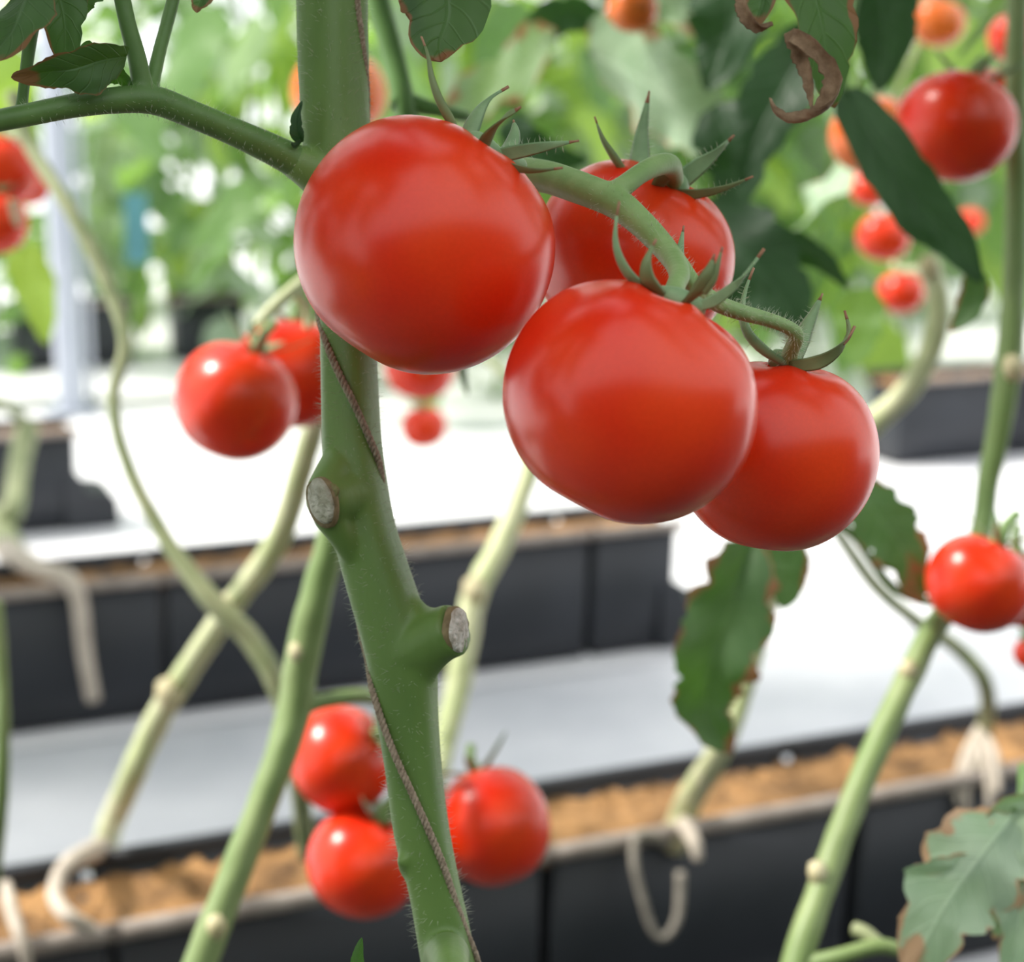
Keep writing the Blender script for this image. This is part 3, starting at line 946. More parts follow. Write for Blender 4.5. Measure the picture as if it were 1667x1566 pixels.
# fine hairs
rnd = random.Random(11)
n = len(sc)
for _ in range(3000):
    i = rnd.randrange(8, n - 14)
    p = Vector(sc[i][:3]); r = sc[i][3]
    T = (Vector(sc[i + 1][:3]) - Vector(sc[i - 1][:3])).normalized()
    a = rnd.uniform(0, 2 * math.pi)
    S = camvec(1, 0, 0); S = (S - T * S.dot(T)).normalized(); B = T.cross(S)
    dr = S * math.cos(a) + B * math.sin(a)
    p = p + (Vector(sc[i + 1][:3]) - p) * rnd.random()
    hair(HAIRS, p + dr * r * 0.97, (dr + T * rnd.uniform(-.5, .3)).normalized(), rnd.uniform(0.0016, 0.0036), 0.00005, rnd)
for path, cnt, lo, hi in ((tr, 900, 20, len(tr) - 3), (br, 700, 4, 45)):
    for _ in range(cnt):
        i = rnd.randrange(lo, hi)
        p = Vector(path[i][:3]); r = path[i][3]
        T = (Vector(path[i + 1][:3]) - Vector(path[i - 1][:3])).normalized()
        a = rnd.uniform(0, 2 * math.pi)
        S = camvec(.2, 1, 0); S = (S - T * S.dot(T)).normalized(); B = T.cross(S)
        dr = S * math.cos(a) + B * math.sin(a)
        hair(HAIRS, p + dr * r * 0.95, (dr + T * rnd.uniform(-.4, .4)).normalized(), rnd.uniform(0.001, 0.0026), 0.000042, rnd)
ho = HAIRS.build('fine_hairs', M_HAIR, plant)
ho['kind'] = 'stuff'

# ------------------------------------------------------------------ twine wound round the main stem
tw = [(578, -80, -.6), (581, 0, -.5), (588, 60, -.35), (595, 120, -.1), (597, 180, .3), (592, 235, .8), (565, 320, 1.0), (530, 420, .9), (517, 490, .5), (527, 545, -.45), (548, 600, -.9), (575, 655, -1.0), (602, 715, -.75), (617, 755, -.4), (622, 800, .0), (618, 850, .6),
      (600, 920, 1.0), (585, 980, .9), (588, 1030, .45), (599, 1075, -.10), (606, 1120, -.45), (622, 1175, -.75), (645, 1235, -.95), (670, 1290, -1.0), (697, 1350, -.95), (722, 1410, -.8), (742, 1470, -.55), (760, 1520, -.3), (778, 1570, .0), (786, 1640, .5)]


def stem_at(py):
    for (x0, y0, _, w0), (x1, y1, _, w1) in zip(stem_px, stem_px[1:]):
        if y0 <= py <= y1:
            t = (py - y0) / (y1 - y0)
            return x0 + (x1 - x0) * t, w0 + (w1 - w0) * t
    return stem_px[-1][0], stem_px[-1][3]


tp = []
for x, y, sd in tw:
    cx, w = stem_at(y)
    rr = R_(w / 2 + 7, D)
    tp.append(tuple(P(x, y, D + sd * rr)))
tc_ = [Vector(p) for p in catmull(tp, 520)]
twine = empty('twine', tc_[0])
tag(twine, 'brown twisted twine winding around the thick main stem', 'twine')
for ph in (0, 2.094, 4.189):
    pts = []
    L = 0
    for i, p in enumerate(tc_):
        T = (tc_[min(i + 1, 520)] - tc_[max(i - 1, 0)]).normalized()
        S = camvec(1, 0, 0.01); S = (S - T * S.dot(T)).normalized(); B = T.cross(S)
        if i: L += (p - tc_[i - 1]).length
        a = ph + L / 0.0052 * 2 * math.pi
        pts.append(p + S * 0.00062 * math.cos(a) + B * 0.00062 * math.sin(a))
    mb = MB(); mb.tube(pts, [0.00062] * len(pts), 7)
    mb.build('strand', M_TWINE, twine)


# ------------------------------------------------------------------ compound leaves shared by all leafy plants
def compound_leaf(seed, L=0.30, nl=5, wid=0.085, mat=None, nt=9, ns=4):
    rnd = random.Random(seed)
    mb = MB()
    pts = []
    for i in range(8):
        t = i / 7
        pts.append(Vector((L * t * (1 - 0.15 * t), 0.02 * math.sin(3 * t + seed), 0.05 * math.sin(t * 2.2) - 0.20 * L / 0.3 * t * t)))
    mb.tube(pts, [0.0042 - 0.0028 * i / 7 for i in range(8)], 6)
    spots = []
    for k in range(nl):
        t = 0.35 + 0.6 * k / nl
        for sg in (-1, 1):
            spots.append((t, sg, rnd.uniform(.7, 1.05) * (1.0 if k % 2 == 0 else .6)))
    spots.append((1.0, 0, 1.25))
    for t, sg, sz in spots:
        u = t * 7; k = min(int(u), 6)
        p = pts[k].lerp(pts[k + 1], u - k)
        T = (pts[min(k + 1, 7)] - pts[k]).normalized()
        sd = Vector((0, 1, 0)) * sg
        d = (T * (0.55 if sg else 1) + sd * 0.9 + Vector((0, 0, rnd.uniform(-.3, .2)))).normalized()
        l = 0.115 * sz * L / 0.3
        droop = rnd.uniform(.25, .6)
        path = [p + d * l * q + Vector((0, 0, -droop * l * q * q)) for q in (0, .35, .7, 1)]
        hint = d.cross(Vector((0, 0, 1))); hint = (hint + Vector((0, 0, rnd.uniform(-.5, .5)))).normalized()
        m = leaflet_mesh(path, wid * sz * L / 0.3 * 0.75, hint, nt=nt, ns=ns, fold=rnd.uniform(.05, .5), nlobe=3, lobe=.28, wave=.2, seed=seed * 31 + len(mb.v))
        mb.add(m.v, m.f, [m.uv[i] for i in range(len(m.v))])
    return mb.mesh('leaf', mat)


LEAF_FAR = [compound_leaf(s, 0.42, 3, 0.11, mat=(M_LEAF_FAR, M_LEAF_FAR2, M_LEAF_FAR_GLOSS, M_LEAF_FAR)[s % 4]) for s in range(1, 9)]
LEAF_NEAR = [compound_leaf(s, 0.36, 4, mat=M_LEAF) for s in range(11, 15)]


def put_leaf(parent, meshes, p, az, pitch, scale, rnd, roll=0.0):
    o = bpy.data.objects.new('leaf', rnd.choice(meshes))
    COL.objects.link(o)
    o.parent = parent
    Mw = Matrix.Translation(p) @ Matrix.Rotation(az, 4, 'Z') @ Matrix.Rotation(-pitch, 4, 'Y') @ Matrix.Rotation(roll, 4, 'X') @ Matrix.Scale(scale, 4)
    o.matrix_parent_inverse = Matrix.Identity(4)
    o.matrix_basis = WORLD[parent.name].inverted() @ Mw
    return o


CMI = CM.inverted()
SUNLIT = [P(320, 600, .95), P(385, 590, .93), P(440, 560, .98), P(550, 1340, .93), P(520, 1200, .95), P(600, 1390, .9), P(760, 1290, .96), P(790, 1300, .94), P(430, 900, 1.2), P(500, 1000, .9), P(400, 1390, .9), P(1570, 900, .86), P(1440, 1150, .9), P(270, 1130, 1.3), P(1000, 110, 1.22), P(1060, 150, 1.2), P(1120, 190, 1.18), P(800, 150, 1.23), P(860, 110, 1.23), P(1360, 310, 1.3)]


def clear_of(mesh, Mw):
    """True when a leaf stays above the picture and leaves the sunny gaps open"""
    for v in mesh.vertices:
        w = Mw @ v.co
        q = CMI @ w
        if q.z < -0.05:
            x = W / 2 + F * q.x / -q.z; y = H / 2 - F * q.y / -q.z
            if -60 < x < W + 60 and -60 < y < H + 60: return False
        for p in SUNLIT:
            k = w - p
            t = k.dot(SUN_DIR)
            if t > 0 and (k - SUN_DIR * t).length < 0.055: return False
    return True


def shade_crown(parent, top, n, z0, z1, seed, scale=1.0, meshes=None, az_c=None, az_w=math.pi, spread=0.03):
    """unseen leaves added outside the picture to shade the scene"""
    rnd = random.Random(seed)
    for k in range(n):
        for _ in range(25):
            z = z0 + (z1 - z0) * (k + rnd.random()) / n
            az = rnd.uniform(-math.pi, math.pi) if az_c is None else az_c + rnd.uniform(-az_w, az_w)
            me = rnd.choice(meshes or LEAF_NEAR)
            Mw = Matrix.Translation((top.x + rnd.uniform(-spread, spread), top.y + rnd.uniform(-spread, spread), z)) @ Matrix.Rotation(az, 4, 'Z') @ Matrix.Rotation(-rnd.uniform(-.1, .5), 4, 'Y') @ Matrix.Rotation(rnd.uniform(-.5, .5), 4, 'X') @ Matrix.Scale(scale * rnd.uniform(.85, 1.2), 4)
            if clear_of(me, Mw):
                o = bpy.data.objects.new('leaf', me)
                COL.objects.link(o)
                o.parent = parent
                o.matrix_parent_inverse = Matrix.Identity(4)
                o.matrix_basis = WORLD[parent.name].inverted() @ Mw
                break


top0 = P(541, -320, D)
shade_crown(plant, top0, 16, 1.08, 1.7, 5, 1.15, az_c=math.pi, az_w=.7)
shade_crown(plant, top0 + Vector((0.06, -0.02, 0)), 10, 1.12, 1.55, 8, 0.75, az_c=-1.2, az_w=1.3)  # unseen leaves added overhead to shape the tomato highlights
shade_crown(plant, P(-420, 290, .46), 9, 0.60, 1.0, 7, 0.8, az_c=math.pi, az_w=1.3)  # unseen leaves added at left to block a pale reflection

# ------------------------------------------------------------------ blurred plants in the middle distance
def vine(label, path, mat, seg=12, to_ground=True, nodes_at=(), node_mat=None, top_to=None):
    e0 = P(*path[-1][:3])
    e = empty('tomato_plant', Vector((e0.x, e0.y, 0 if to_ground else e0.z)))
    tag(e, label, 'tomato plant', 'blurred tomato plants behind the big tomatoes')
    mb = MB()
    path = [(x, y, d, w * 0.80) for x, y, d, w in path]
    pxtube(mb, path, n=10 * len(path), seg=seg, ridge=0.04, lump=0.10, seed=len(label))
    mb.build('stem', mat, e)
    for x, y, d, w in nodes_at:
        w *= 0.72
        mb = MB()
        pxtube(mb, [(x - w * .10, y - w * .5, d, w * .72), (x, y - w * .1, d - .002, w * 1.0), (x + w * .02, y + w * .2, d - .002, w * .96), (x - w * .05, y + w * .55, d, w * .66)], seg=10)
        mb.build('stem_node', node_mat or M_NODE, e)
    return e


def stalk(e, path, mat, name='truss_stalk', seg=8):
    mb = MB(); pxtube(mb, path, seg=seg)
    return mb.build(name, mat, e)


def front(px, py, p0, off=0.02):
    """depth at which the view ray meets the plane just in front of a row of boxes"""
    o = CM.translation; r = P(px, py, 1.0) - o
    return (p0.dot(V) - off - o.dot(V)) / r.dot(V)


# thin olive vine on the far left
vA = vine('thin olive vine curving down from the upper left edge', [(20, 150, 1.30, 30), (48, 235, 1.30, 30), (110, 335, 1.28, 30), (170, 450, 1.27, 32), (203, 555, 1.26, 28), (184, 650, 1.25, 26), (206, 752, 1.24, 28), (268, 875, 1.23, 34), (340, 972, 1.22, 44), (408, 1042, 1.22, 46), (455, 1125, 1.22, 44), (480, 1230, 1.24, 40), (500, 1390, 1.34, 38)], M_OLIVE)
# pale vine rising from coir bottom left
bB = on_plane(165, 1400, 0.178); dB = -(CM.inverted() @ bB).z
vB = vine('pale yellow green vine rising diagonally from the bottom left coir', [(560, 470, 1.05, 36), (545, 580, 1.08, 42), (505, 715, 1.15, 48), (452, 880, 1.22, 52), (372, 992, 1.28, 50), (300, 1100, 1.33, 52), (252, 1180, 1.37, 54), (214, 1265, 1.40, 52), (178, 1350, dB, 52), (160, 1420, dB, 56)], M_PALE,
          nodes_at=[(274, 1128, 1.33, 58), (372, 990, 1.27, 54)])
stalk(vB, [(545, 420, 1.03, 24), (480, 470, 1.00, 24), (440, 505, .99, 20), (418, 530, .985, 16)], M_PALE)
stalk(vB, [(480, 470, 1.00, 18), (500, 505, 1.01, 14), (500, 535, 1.01, 12)], M_PALE)
r = stalk(vB, [(165, 1380, dB - .02, 40), (120, 1400, front(120, 1400, r1, -.06), 32), (95, 1430, front(95, 1430, r1, -.04), 28), (90, 1462, front(90, 1462, r1, -.012), 26), (112, 1492, front(112, 1492, r1), 28), (150, 1510, front(150, 1510, r1), 20)], M_ROOT, 'aerial_root')
stalk(vB, [(10, 1440, front(10, 1440, r1, -.05), 18), (18, 1480, front(18, 1480, r1, -.01), 24), (38, 1540, front(38, 1540, r1), 20), (50, 1600, front(50, 1600, r1), 14)], M_ROOT, 'aerial_root')
# green vine with brown nodes left of main stem
vC = vine('green vine with tan knots just left of the main stem', [(575, 560, .93, 44), (565, 700, .93, 52), (545, 850, .93, 60), (518, 960, .93, 66), (494, 1060, .93, 72), (478, 1160, .93, 72), (450, 1250, .92, 66), (412, 1350, .91, 66), (372, 1450, .90, 66), (336, 1540, .89, 68), (300, 1640, .88, 66), (250, 1800, .87, 60)], M_MID,
          nodes_at=[(483, 1062, .925, 36), (352, 1508, .888, 44)])
stalk(vC, [(490, 1150, .93, 34), (530, 1140, .94, 26), (600, 1134, .96, 24), (660, 1160, .985, 22), (690, 1230, 1.0, 20), (690, 1320, 1.0, 18)], M_MID)
stalk(vC, [(640, 1150, .97, 16), (640, 1200, .97, 14), (622, 1215, .97, 12)], M_MID)
# pale vine behind the main stem on its right
bD = on_plane(690, 1345, 0.178); dD = -(CM.inverted() @ bD).z
vD = vine('pale bent vine just right of the cut stub on main stem', [(905, 600, 1.62, 40), (880, 700, 1.60, 44), (852, 790, 1.58, 48), (818, 880, 1.56, 48), (776, 962, 1.54, 50), (758, 1040, 1.53, 52), (745, 1120, 1.52, 52), (722, 1210, 1.50, 50), (705, 1290, 1.49, 48), (690, 1370, dD, 48)], M_PALE,
          nodes_at=[(772, 962, 1.535, 54)])
stalk(vD, [(860, 640, 1.62, 14), (760, 560, 1.7, 14), (700, 540, 1.75, 12), (688, 640, 1.85, 10)], M_OLIVE)
# right-hand vine
vE = vine('green vine running the whole height near the right edge', [(1660, -80, 1.02, 44), (1655, 100, 1.02, 44), (1655, 300, 1.02, 46), (1652, 450, 1.02, 48), (1642, 590, 1.02, 56), (1628, 690, 1.02, 50), (1608, 790, 1.02, 46), (1596, 870, 1.01, 44), (1560, 960, .98, 46), (1510, 1040, .96, 50), (1462, 1140, .94, 54), (1412, 1250, .92, 56), (1368, 1360, .90, 58), (1336, 1450, .885, 60), (1305, 1540, .87, 62), (1280, 1640, .86, 62), (1240, 1850, .85, 60)], M_MID,
          nodes_at=[(1648, 598, 1.015, 46), (1478, 1092, .945, 40), (1330, 1420, .885, 44)])
stalk(vE, [(1320, 1570, .865, 34), (1370, 1556, .86, 28), (1432, 1540, .86, 26), (1480, 1552, .86, 22)], M_MID, 'cut_stalk')
stalk(vE, [(1440, 1545, .862, 22), (1410, 1520, .868, 24), (1390, 1512, .872, 24)], M_OLIVE, 'cut_stalk')
# pale vine right of the big tomatoes with its base in the coir
bF = on_plane(1100, 1372, 0.182); dF = -(CM.inverted() @ bF).z
vF = vine('pale vine arching right of the front tomatoes down to looping roots', [(1512, 430, 1.30, 44), (1528, 500, 1.30, 46), (1515, 570, 1.31, 48), (1478, 636, 1.32, 50), (1420, 690, 1.34, 52), (1350, 770, 1.36, 50), (1290, 880, 1.38, 46), (1245, 1000, 1.40, 44), (1210, 1120, 1.41, 46), (1170, 1225, 1.42, 52), (1122, 1305, dF, 56), (1094, 1385, dF, 58)], M_PALE,
          nodes_at=[(1512, 436, 1.295, 46), (1098, 1360, dF - .01, 62)])
stalk(vF, [(1085, 1370, dF - .02, 24), (1040, 1360, dF - .045, 18), (1032, 1400, dF - .055, 15), (1045, 1460, dF - .06, 14), (1062, 1512, dF - .06, 14), (1082, 1526, dF - .06, 13), (1104, 1490, dF - .055, 15), (1108, 1420, dF - .05, 17)], M_ROOT_SHADED, 'aerial_root')
stalk(vF, [(1112, 1340, dF - .02, 30), (1130, 1370, dF - .04, 24), (1136, 1400, dF - .045, 16)], M_ROOT, 'aerial_root')
stalk(vF, [(1512, 436, 1.30, 16), (1490, 440, 1.6, 12), (1455, 430, 1.88, 9), (1462, 360, 1.86, 9), (1440, 300, 1.92, 8), (1450, 180, 1.85, 8), (1500, 60, 1.78, 8), (1522, -10, 1.75, 9)], M_PALE)
stalk(vA, [(40, 215, 1.30, 18), (26, 222, 1.40, 14), (6, 212, 1.50, 12)], M_OLIVE)
# thin grey green vine far right
bG = on_plane(1588, 1240, 0.19); dG = -(CM.inverted() @ bG).z
vG = vine('thin grey green vine bending down to pale roots at right', [(1300, 760, 1.50, 24), (1365, 868, 1.52, 26), (1430, 958, 1.54, 28), (1500, 1016, 1.56, 28), (1562, 1058, 1.58, 30), (1606, 1118, 1.60, 32), (1604, 1190, dG, 34), (1592, 1250, dG, 44)], M_OLIVE)
for k, (x0, x1, y1) in enumerate(((1585, 1575, 1370), (1600, 1612, 1340), (1572, 1560, 1310), (1618, 1625, 1290))):
    stalk(vG, [(1595, 1185, dG - .01, 16), (x0, 1230, dG - .05, 18), (x1 - 2, 1280, dG - .07, 15), (x1, y1, dG - .075, 8)], M_ROOT, 'aerial_root')
# left edge pieces
bI = on_plane(18, 905, 0.19); dI = -(CM.inverted() @ bI).z
vI = vine('faded vine at the left edge with long pale root', [(45, 690, 2.75, 46), (30, 760, 2.70, 44), (20, 830, 2.6, 48), (-5, 850, dI + .1, 60), (20, 905, dI, 60), (40, 940, dI, 50)], M_OLIVE, to_ground=False)
stalk(vI, [(10, 895, dI - .01, 44), (60, 925, front(60, 925, r2, -.05), 36), (108, 940, front(108, 940, r2, 0), 30), (128, 975, front(128, 975, r2), 28), (138, 1060, front(138, 1060, r2), 26), (152, 1140, front(152, 1140, r2), 24)], M_ROOT, 'aerial_root')
stalk(vA, [(20, 330, 1.32, 14), (30, 370, 1.5, 12), (35, 400, 1.7, 10)], M_OLIVE, 'leaf_stalk')
leaflet([(32, 395, 1.7), (52, 450, 1.7), (68, 500, 1.7), (76, 562, 1.7)], 84, vA, M_LEAF_FAR2, (1, .2, .2), fold=.2, nlobe=3, lobe=.2, seed=91)
vK = vine('dark green stem sliver along the left edge, low', [(-6, 980, 1.15, 26), (2, 1100, 1.15, 28), (4, 1200, 1.15, 30), (0, 1320, 1.16, 30), (-14, 1450, 1.2, 30)], M_MID)
# dark stem behind, top centre
vJ = vine('dark green stem right of main stem top, going behind the largest tomato', [(590, -200, .78, 46), (604, -60, .78, 48), (620, 20, .78, 48), (640, 90, .78, 46), (660, 180, .78, 48), (690, 330, .79, 48), (735, 520, .80, 40), (760, 640, .95, 8)], M_DARKST, to_ground=False)
stalk(vJ, [(640, 160, .78, 40), (700, 176, .785, 26), (760, 190, .80, 20)], M_DARKST, 'leaf_stalk')

# ---- leaves of those plants that stand in view
def leafgroup(e, path, mat=M_PETI):
    return stalk(e, path, mat, 'leaf_stalk', 8)


g = leafgroup(vE, [(1545, 985, .975, 16), (1460, 960, .97, 14), (1380, 860, .96, 13), (1300, 800, .96, 12), (1240, 850, .96, 10)])
leaflet([(1222, 880, .945), (1190, 985, .935), (1158, 1080, .93), (1150, 1160, .93), (1192, 1226, .93)], 160, g, M_LEAF_B, (1, .05, -.15), fold=.35, nlobe=5, lobe=.34, wave=.14, seed=52, jag=.14, nt=34)
leaflet([(1262, 870, .955), (1274, 915, .955), (1280, 950, .955), (1276, 992, .955)], 92, g, M_LEAF_B, (1, 0, .1), fold=.1, nlobe=2, lobe=.05, wave=.04, seed=53)
leaflet([(1388, 790, .955), (1436, 850, .95), (1476, 910, .948), (1498, 985, .95)], 116, g, M_LEAF_B, (.8, .6, .1), fold=-.15, nlobe=4, lobe=.26, wave=.05, seed=55, jag=.12, nt=30)
g = leafgroup(vE, [(1667, 1250, .80, 20), (1664, 1290, .76, 16), (1650, 1320, .73, 12)])
leaflet([(1648, 1330, .725), (1592, 1400, .715), (1530, 1490, .71), (1470, 1610, .71)], 190, g, M_LEAF_PALE_SUNLIT, (.75, -.6, .3), fold=-.3, nlobe=5, lobe=.35, wave=.15, seed=61, nt=32, ns=12)
leaflet([(1655, 1320, .73), (1662, 1400, .72), (1662, 1490, .715), (1640, 1600, .71)], 120, g, M_LEAF_PALE_SUNLIT, (1, .05, .2), fold=.3, nlobe=4, lobe=.3, wave=.2, seed=62)
leaflet([(1690, 1300, .735), (1650, 1305, .73), (1620, 1320, .73), (1592, 1348, .73)], 46, g, M_LEAF_PALE_SUNLIT, (.2, 1, .4), fold=-.4, nlobe=3, lobe=.3, seed=63)
leaflet([(1600, 1400, .718), (1560, 1408, .716), (1520, 1412, .716), (1470, 1418, .716)], 40, g, M_LEAF_PALE_SUNLIT, (.1, 1, .2), fold=.3, nlobe=3, lobe=.35, seed=64)
leaflet([(1640, 1380, .722), (1640, 1440, .718), (1630, 1490, .718), (1618, 1530, .718)], 70, g, M_LEAF_PALE_SUNLIT, (1, .2, .2), fold=.35, nlobe=3, lobe=.35, seed=65)
g = leafgroup(vE, [(1660, -80, 1.02, 18), (1560, -110, .98, 16), (1440, -90, .95, 14), (1392, 0, .92, 12), (1374, 148, .90, 10)])
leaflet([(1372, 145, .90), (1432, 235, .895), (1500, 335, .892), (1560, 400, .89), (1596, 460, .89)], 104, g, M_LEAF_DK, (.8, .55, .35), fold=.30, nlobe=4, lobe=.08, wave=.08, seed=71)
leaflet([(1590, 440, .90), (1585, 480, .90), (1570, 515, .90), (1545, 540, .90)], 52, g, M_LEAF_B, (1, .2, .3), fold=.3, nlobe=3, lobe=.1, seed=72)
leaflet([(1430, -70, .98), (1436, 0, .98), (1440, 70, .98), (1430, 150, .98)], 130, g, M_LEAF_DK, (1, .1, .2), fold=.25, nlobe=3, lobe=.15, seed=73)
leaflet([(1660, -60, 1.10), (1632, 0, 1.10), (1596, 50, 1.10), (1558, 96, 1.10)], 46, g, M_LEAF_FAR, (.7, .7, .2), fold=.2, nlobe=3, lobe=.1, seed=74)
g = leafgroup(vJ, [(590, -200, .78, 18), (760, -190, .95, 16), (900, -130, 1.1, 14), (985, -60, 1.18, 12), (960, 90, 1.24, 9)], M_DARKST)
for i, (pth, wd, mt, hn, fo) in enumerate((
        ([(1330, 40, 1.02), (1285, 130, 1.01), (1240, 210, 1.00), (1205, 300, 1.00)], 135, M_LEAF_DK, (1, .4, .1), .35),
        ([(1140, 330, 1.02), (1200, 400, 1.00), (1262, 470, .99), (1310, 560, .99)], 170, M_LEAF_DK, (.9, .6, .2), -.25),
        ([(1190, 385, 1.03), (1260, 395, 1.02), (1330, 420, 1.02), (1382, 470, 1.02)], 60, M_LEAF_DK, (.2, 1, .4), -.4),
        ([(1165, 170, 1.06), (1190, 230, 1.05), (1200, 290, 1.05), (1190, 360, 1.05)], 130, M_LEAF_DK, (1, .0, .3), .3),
        ([(960, 90, 1.24), (1030, 120, 1.20), (1110, 180, 1.18), (1190, 250, 1.18)], 215, M_LEAF_PALE_SUNLIT, (.35, -.8, -.2), .15),
        ([(905, 70, 1.26), (850, 110, 1.24), (790, 150, 1.22), (720, 190, 1.22)], 150, M_LEAF_PALE_SUNLIT, (.4, .8, .3), .15),
        ([(1010, 30, 1.22), (1060, -10, 1.22), (1100, 10, 1.22), (1140, 60, 1.22)], 110, M_LEAF_PALE_SUNLIT, (.3, -.9, .1), .2),
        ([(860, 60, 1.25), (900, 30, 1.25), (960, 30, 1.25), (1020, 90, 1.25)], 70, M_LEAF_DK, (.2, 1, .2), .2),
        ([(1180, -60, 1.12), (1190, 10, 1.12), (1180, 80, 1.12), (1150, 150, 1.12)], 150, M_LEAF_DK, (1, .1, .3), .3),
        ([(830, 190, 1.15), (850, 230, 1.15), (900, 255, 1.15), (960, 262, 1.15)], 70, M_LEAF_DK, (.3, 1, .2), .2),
        ([(1400, 250, 1.3), (1360, 300, 1.3), (1330, 340, 1.3), (1280, 390, 1.3)], 130, M_LEAF_PALE_SUNLIT, (.6, .6, .3), .2),
        ([(1390, 470, 1.3), (1400, 510, 1.3), (1400, 550, 1.3), (1390, 600, 1.3)], 90, M_LEAF_FAR, (1, .2, .3), .2),
        )):
    leaflet(pth, wd, g, mt, hn, fold=fo, nlobe=4, lobe=.2, wave=.15, seed=80 + i)

# unseen foliage added above the picture on those plants to shade the scene
shade_crown(vC, P(575, 300, .93), 9, 1.10, 1.7, 21, 1.1, az_c=0.1, az_w=.9)
shade_crown(vE, P(1660, -80, 1.02), 10, 1.05, 1.8, 22, 1.0)
for k, t_ in enumerate((.38, .5, .62, .8)):  # leaves added along the sun ray to shade the dark red tomato
    q_ = P(1545, 180, .93) + SUN_DIR * t_
    shade_crown(vC, Vector((q_.x - .08, q_.y + .02, 0)), 4, q_.z, q_.z + .08, 33 + k, 0.75, spread=.05)
shade_crown(vJ, P(590, -200, .78), 8, 1.10, 1.6, 29, 1.0, az_c=.4, az_w=1.0)
shade_crown(vD, P(920, 300, 1.7), 9, 1.08, 1.8, 23, 1.0)
for k in range(5):  # leaves added out of view to keep sun off the aisle floor
    shade_crown(vI, Vector((-0.50, 2.40, 0)) - U * 0.28 * k, 11, 0.95, 1.8, 24 + k, 1.25)
mb = MB()
mb.tube(catmull([tuple(P(45, 690, 2.75)), tuple(P(5, 655, 2.7)), tuple(P(-70, 600, 2.6)), (-.95, 2.25, 1.0), (-1.2, 2.1, 1.3), (-1.5, 1.98, 1.6)], 24), [0.009] * 25, 8)
mb.build('stem_continuation', M_OLIVE, vI)

# ------------------------------------------------------------------ tomatoes further back
T_ = tomato
T_(385, 651, .985, 100, (.35, .80, .10), 'rounder red tomato with white glint, left of main stem in front of another', 41, squash=.98)
T_(473, 606, 1.065, 90, (.05, .9, -.1), 'red tomato half hidden between the glinting left one and main stem', 42, squash=1.02, lobes=.06)
T_(683, 598, 1.85, 58, (.2, .9, .1), 'small blurred red tomato peeking out below the largest tomato', 43)
T_(690, 694, 2.05, 38, (-.1, .9, .2), 'smallest blurred red tomato hanging alone over white floor below largest', 44)
T_(557, 1236, 1.00, 90, (.75, .5, .2), 'upper tomato of the low trio beside the main stem', 45, squash=.92)
T_(592, 1404, .985, 95, (.35, .85, .1), 'lower left tomato of the low trio, with white glint', 46)
T_(802, 1343, 1.01, 95, (-.30, .80, -.40), 'right tomato of the low trio, right of the main stem', 47, squash=1.03)
T_(1556, 205, .99, 97, (.3, .8, -.2), 'dark red shaded tomato, biggest at upper right', 48, squash=.90)
T_(1622, 158, 1.15, 50, (.3, .8, .2), 'pinkish tomato peeking out behind the dark red one at upper right', 49)
T_(1418, 218, 1.25, 68, (-.3, .8, .2), 'orange tomato crossed by a long dark leaf at upper right', 50, mat=M_TOM_OR)
T_(1418, 306, 1.95, 34, (.1, .9, .2), 'small bright red tomato under the orange one, left of dark leaf', 51)
T_(1438, 386, 1.80, 43, (.2, .9, .2), 'glinting orange red tomato left of the long dark leaf', 52)
T_(1467, 476, 1.90, 38, (.1, .9, .1), 'lowest small red tomato beside top of the pale arching vine', 53)
T_(1580, 360, 4.7, 22, (.1, .9, .1), 'tiny red tomato right of the long dark leaf', 54)
T_(1527, 36, 1.75, 44, (.2, .9, .2), 'orange tomato with white glint at the top edge, right', 55, mat=M_TOM_OR)
T_(1652, 60, 1.6, 44, (-.1, .9, .1), 'red tomato cut by the frame in the top right corner', 56)
T_(1594, 948, .925, 88, (.35, .8, .1), 'red tomato at the right edge in front of the green vine', 57)
T_(1668, 960, 1.00, 66, (-.2, .9, .1), 'red tomato cut by right edge, behind its rounder neighbour', 58)
T_(1680, 1062, 1.05, 30, (-.2, .9, .1), 'sliver of red tomato at right edge below the pair', 59)
T_(2, 275, 1.50, 62, (.2, .9, .1), 'upper blurred red tomato at the left edge under the branch', 60)
T_(-12, 360, 1.48, 58, (.2, .9, .1), 'lower blurred red tomato at the left edge', 61)
T_(44, 300, 1.62, 36, (.3, .9, .1), 'small pinkish tomato at left edge touching the olive vine', 62)
T_(553, 152, 1.60, 78, (.1, .9, .1), 'sunlit orange tomato behind the top of main stem', 63, mat=M_TOM_OR)
T_(1030, 14, 1.16, 42, (.1, .9, .1), 'small orange tomato at top edge above the hidden one', 64, mat=M_TOM_OR)

# ------------------------------------------------------------------ far rows of leafy plants
ORD = ['first', 'second', 'third', 'fourth', 'fifth', 'sixth', 'seventh', 'eighth', 'ninth', 'tenth', 'eleventh', 'twelfth']
rnd = random.Random(77)


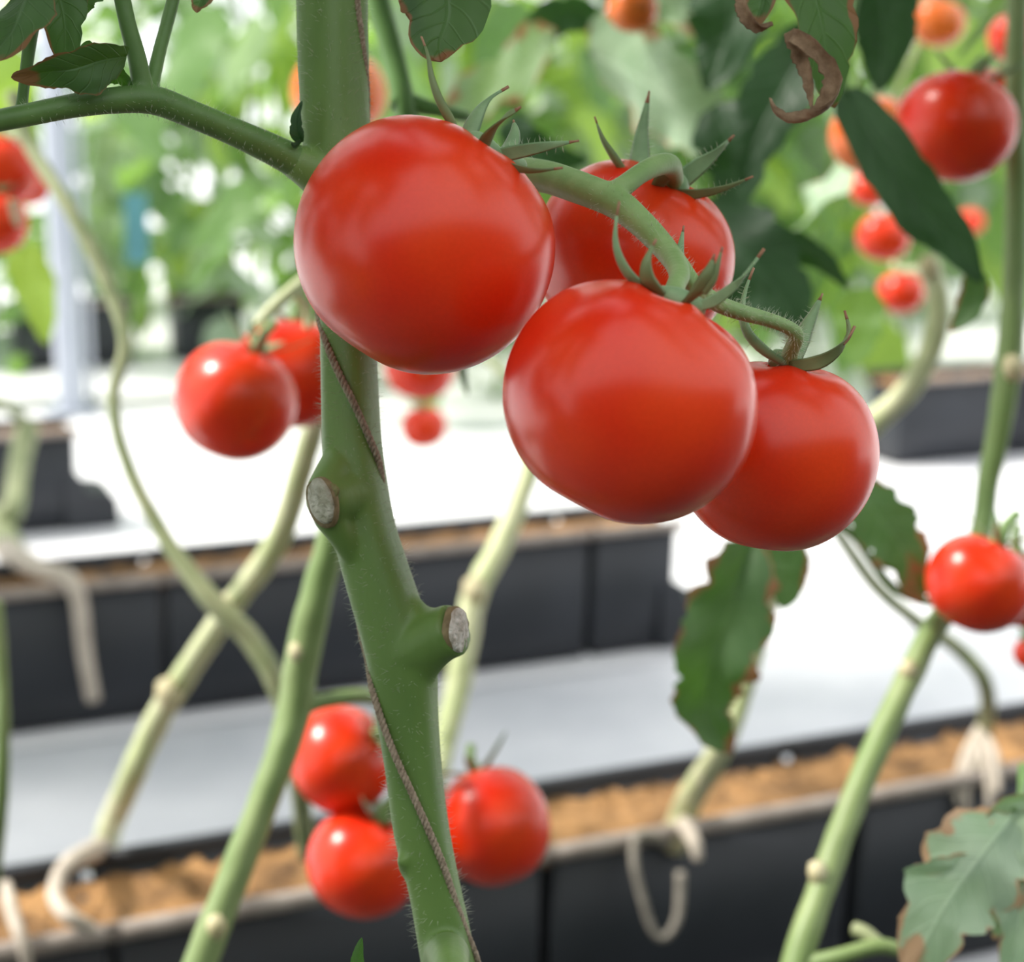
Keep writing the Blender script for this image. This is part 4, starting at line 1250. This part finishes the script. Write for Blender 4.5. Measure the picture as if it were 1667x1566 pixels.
def far_plant(p, z_lo, z_hi, n, label, seed, scale=1.0):
    r = random.Random(seed)
    e = empty('tomato_plant', p)
    tag(e, label, 'tomato plant', 'leafy plants of the far rows')
    mb = MB()
    pts = [p + Vector((0.05 * math.sin(k * 1.3 + seed), 0.05 * math.cos(k + seed), 0.24 * k)) for k in range(8)]
    pts[0] = p.copy()
    mb.tube(catmull([tuple(q) for q in pts], 20), [0.009] * 21, 7)
    mb.build('stem', M_MID, e)
    for k in range(n):
        z = z_lo + (z_hi - z_lo) * (k + r.random()) / n
        put_leaf(e, LEAF_FAR, p + Vector((r.uniform(-.05, .05), r.uniform(-.05, .05), z)), r.uniform(-math.pi, math.pi), r.uniform(-.6, .45), scale * r.uniform(.85, 1.3), r, r.uniform(-.6, .6))
    return e


v0 = r3.dot(V)
rows = [(v0 + 1.25, 4.9, .36, 'nearest leafy row', .50, .26), (v0 + 2.5, 6.3, .42, 'middle leafy row', .30, .22), (v0 + 3.8, 7.7, .5, 'rearmost leafy row', .15, .15)]
cnt = 0
for ri, (vv, _, step, rname, zlo, _z) in enumerate(rows):
    k = 0
    spots = []
    for i in range(-14, 26):
        p = V * vv + U * (i * step + 0.13 * ri)
        q = CM.inverted() @ Vector((p.x, p.y, 0.6))
        if q.z > -1: continue
        x = W / 2 + F * q.x / -q.z
        if -140 < x < W + 140:
            spots.append((p, x))
    spots.sort(key=lambda s: s[1])
    for k, (p, x) in enumerate(spots):
        if ri == 0 and (x < 160 or 330 < x < 420): continue
        far_plant(p + V * rnd.uniform(-.06, .06), zlo + rnd.uniform(-.1, .12), 1.5, 12, f'{ORD[k]} blurred tomato plant from the left in the {rname}', 100 + cnt, 1.05 + .1 * ri)
        cnt += 1
print('far plants', cnt)
# clear card hanging in the far row
pc = P(222, 372, 4.4)
mb = MB(); Mc = row_matrix(pc, pc.z); mb.box(Mc, -.03, .03, -.002, .002, -.09, .09)
o = mb.build('sticky_trap', M_TEAL, None, smooth=False); tag(o, 'small teal card hanging far back right of the white post', 'insect trap')
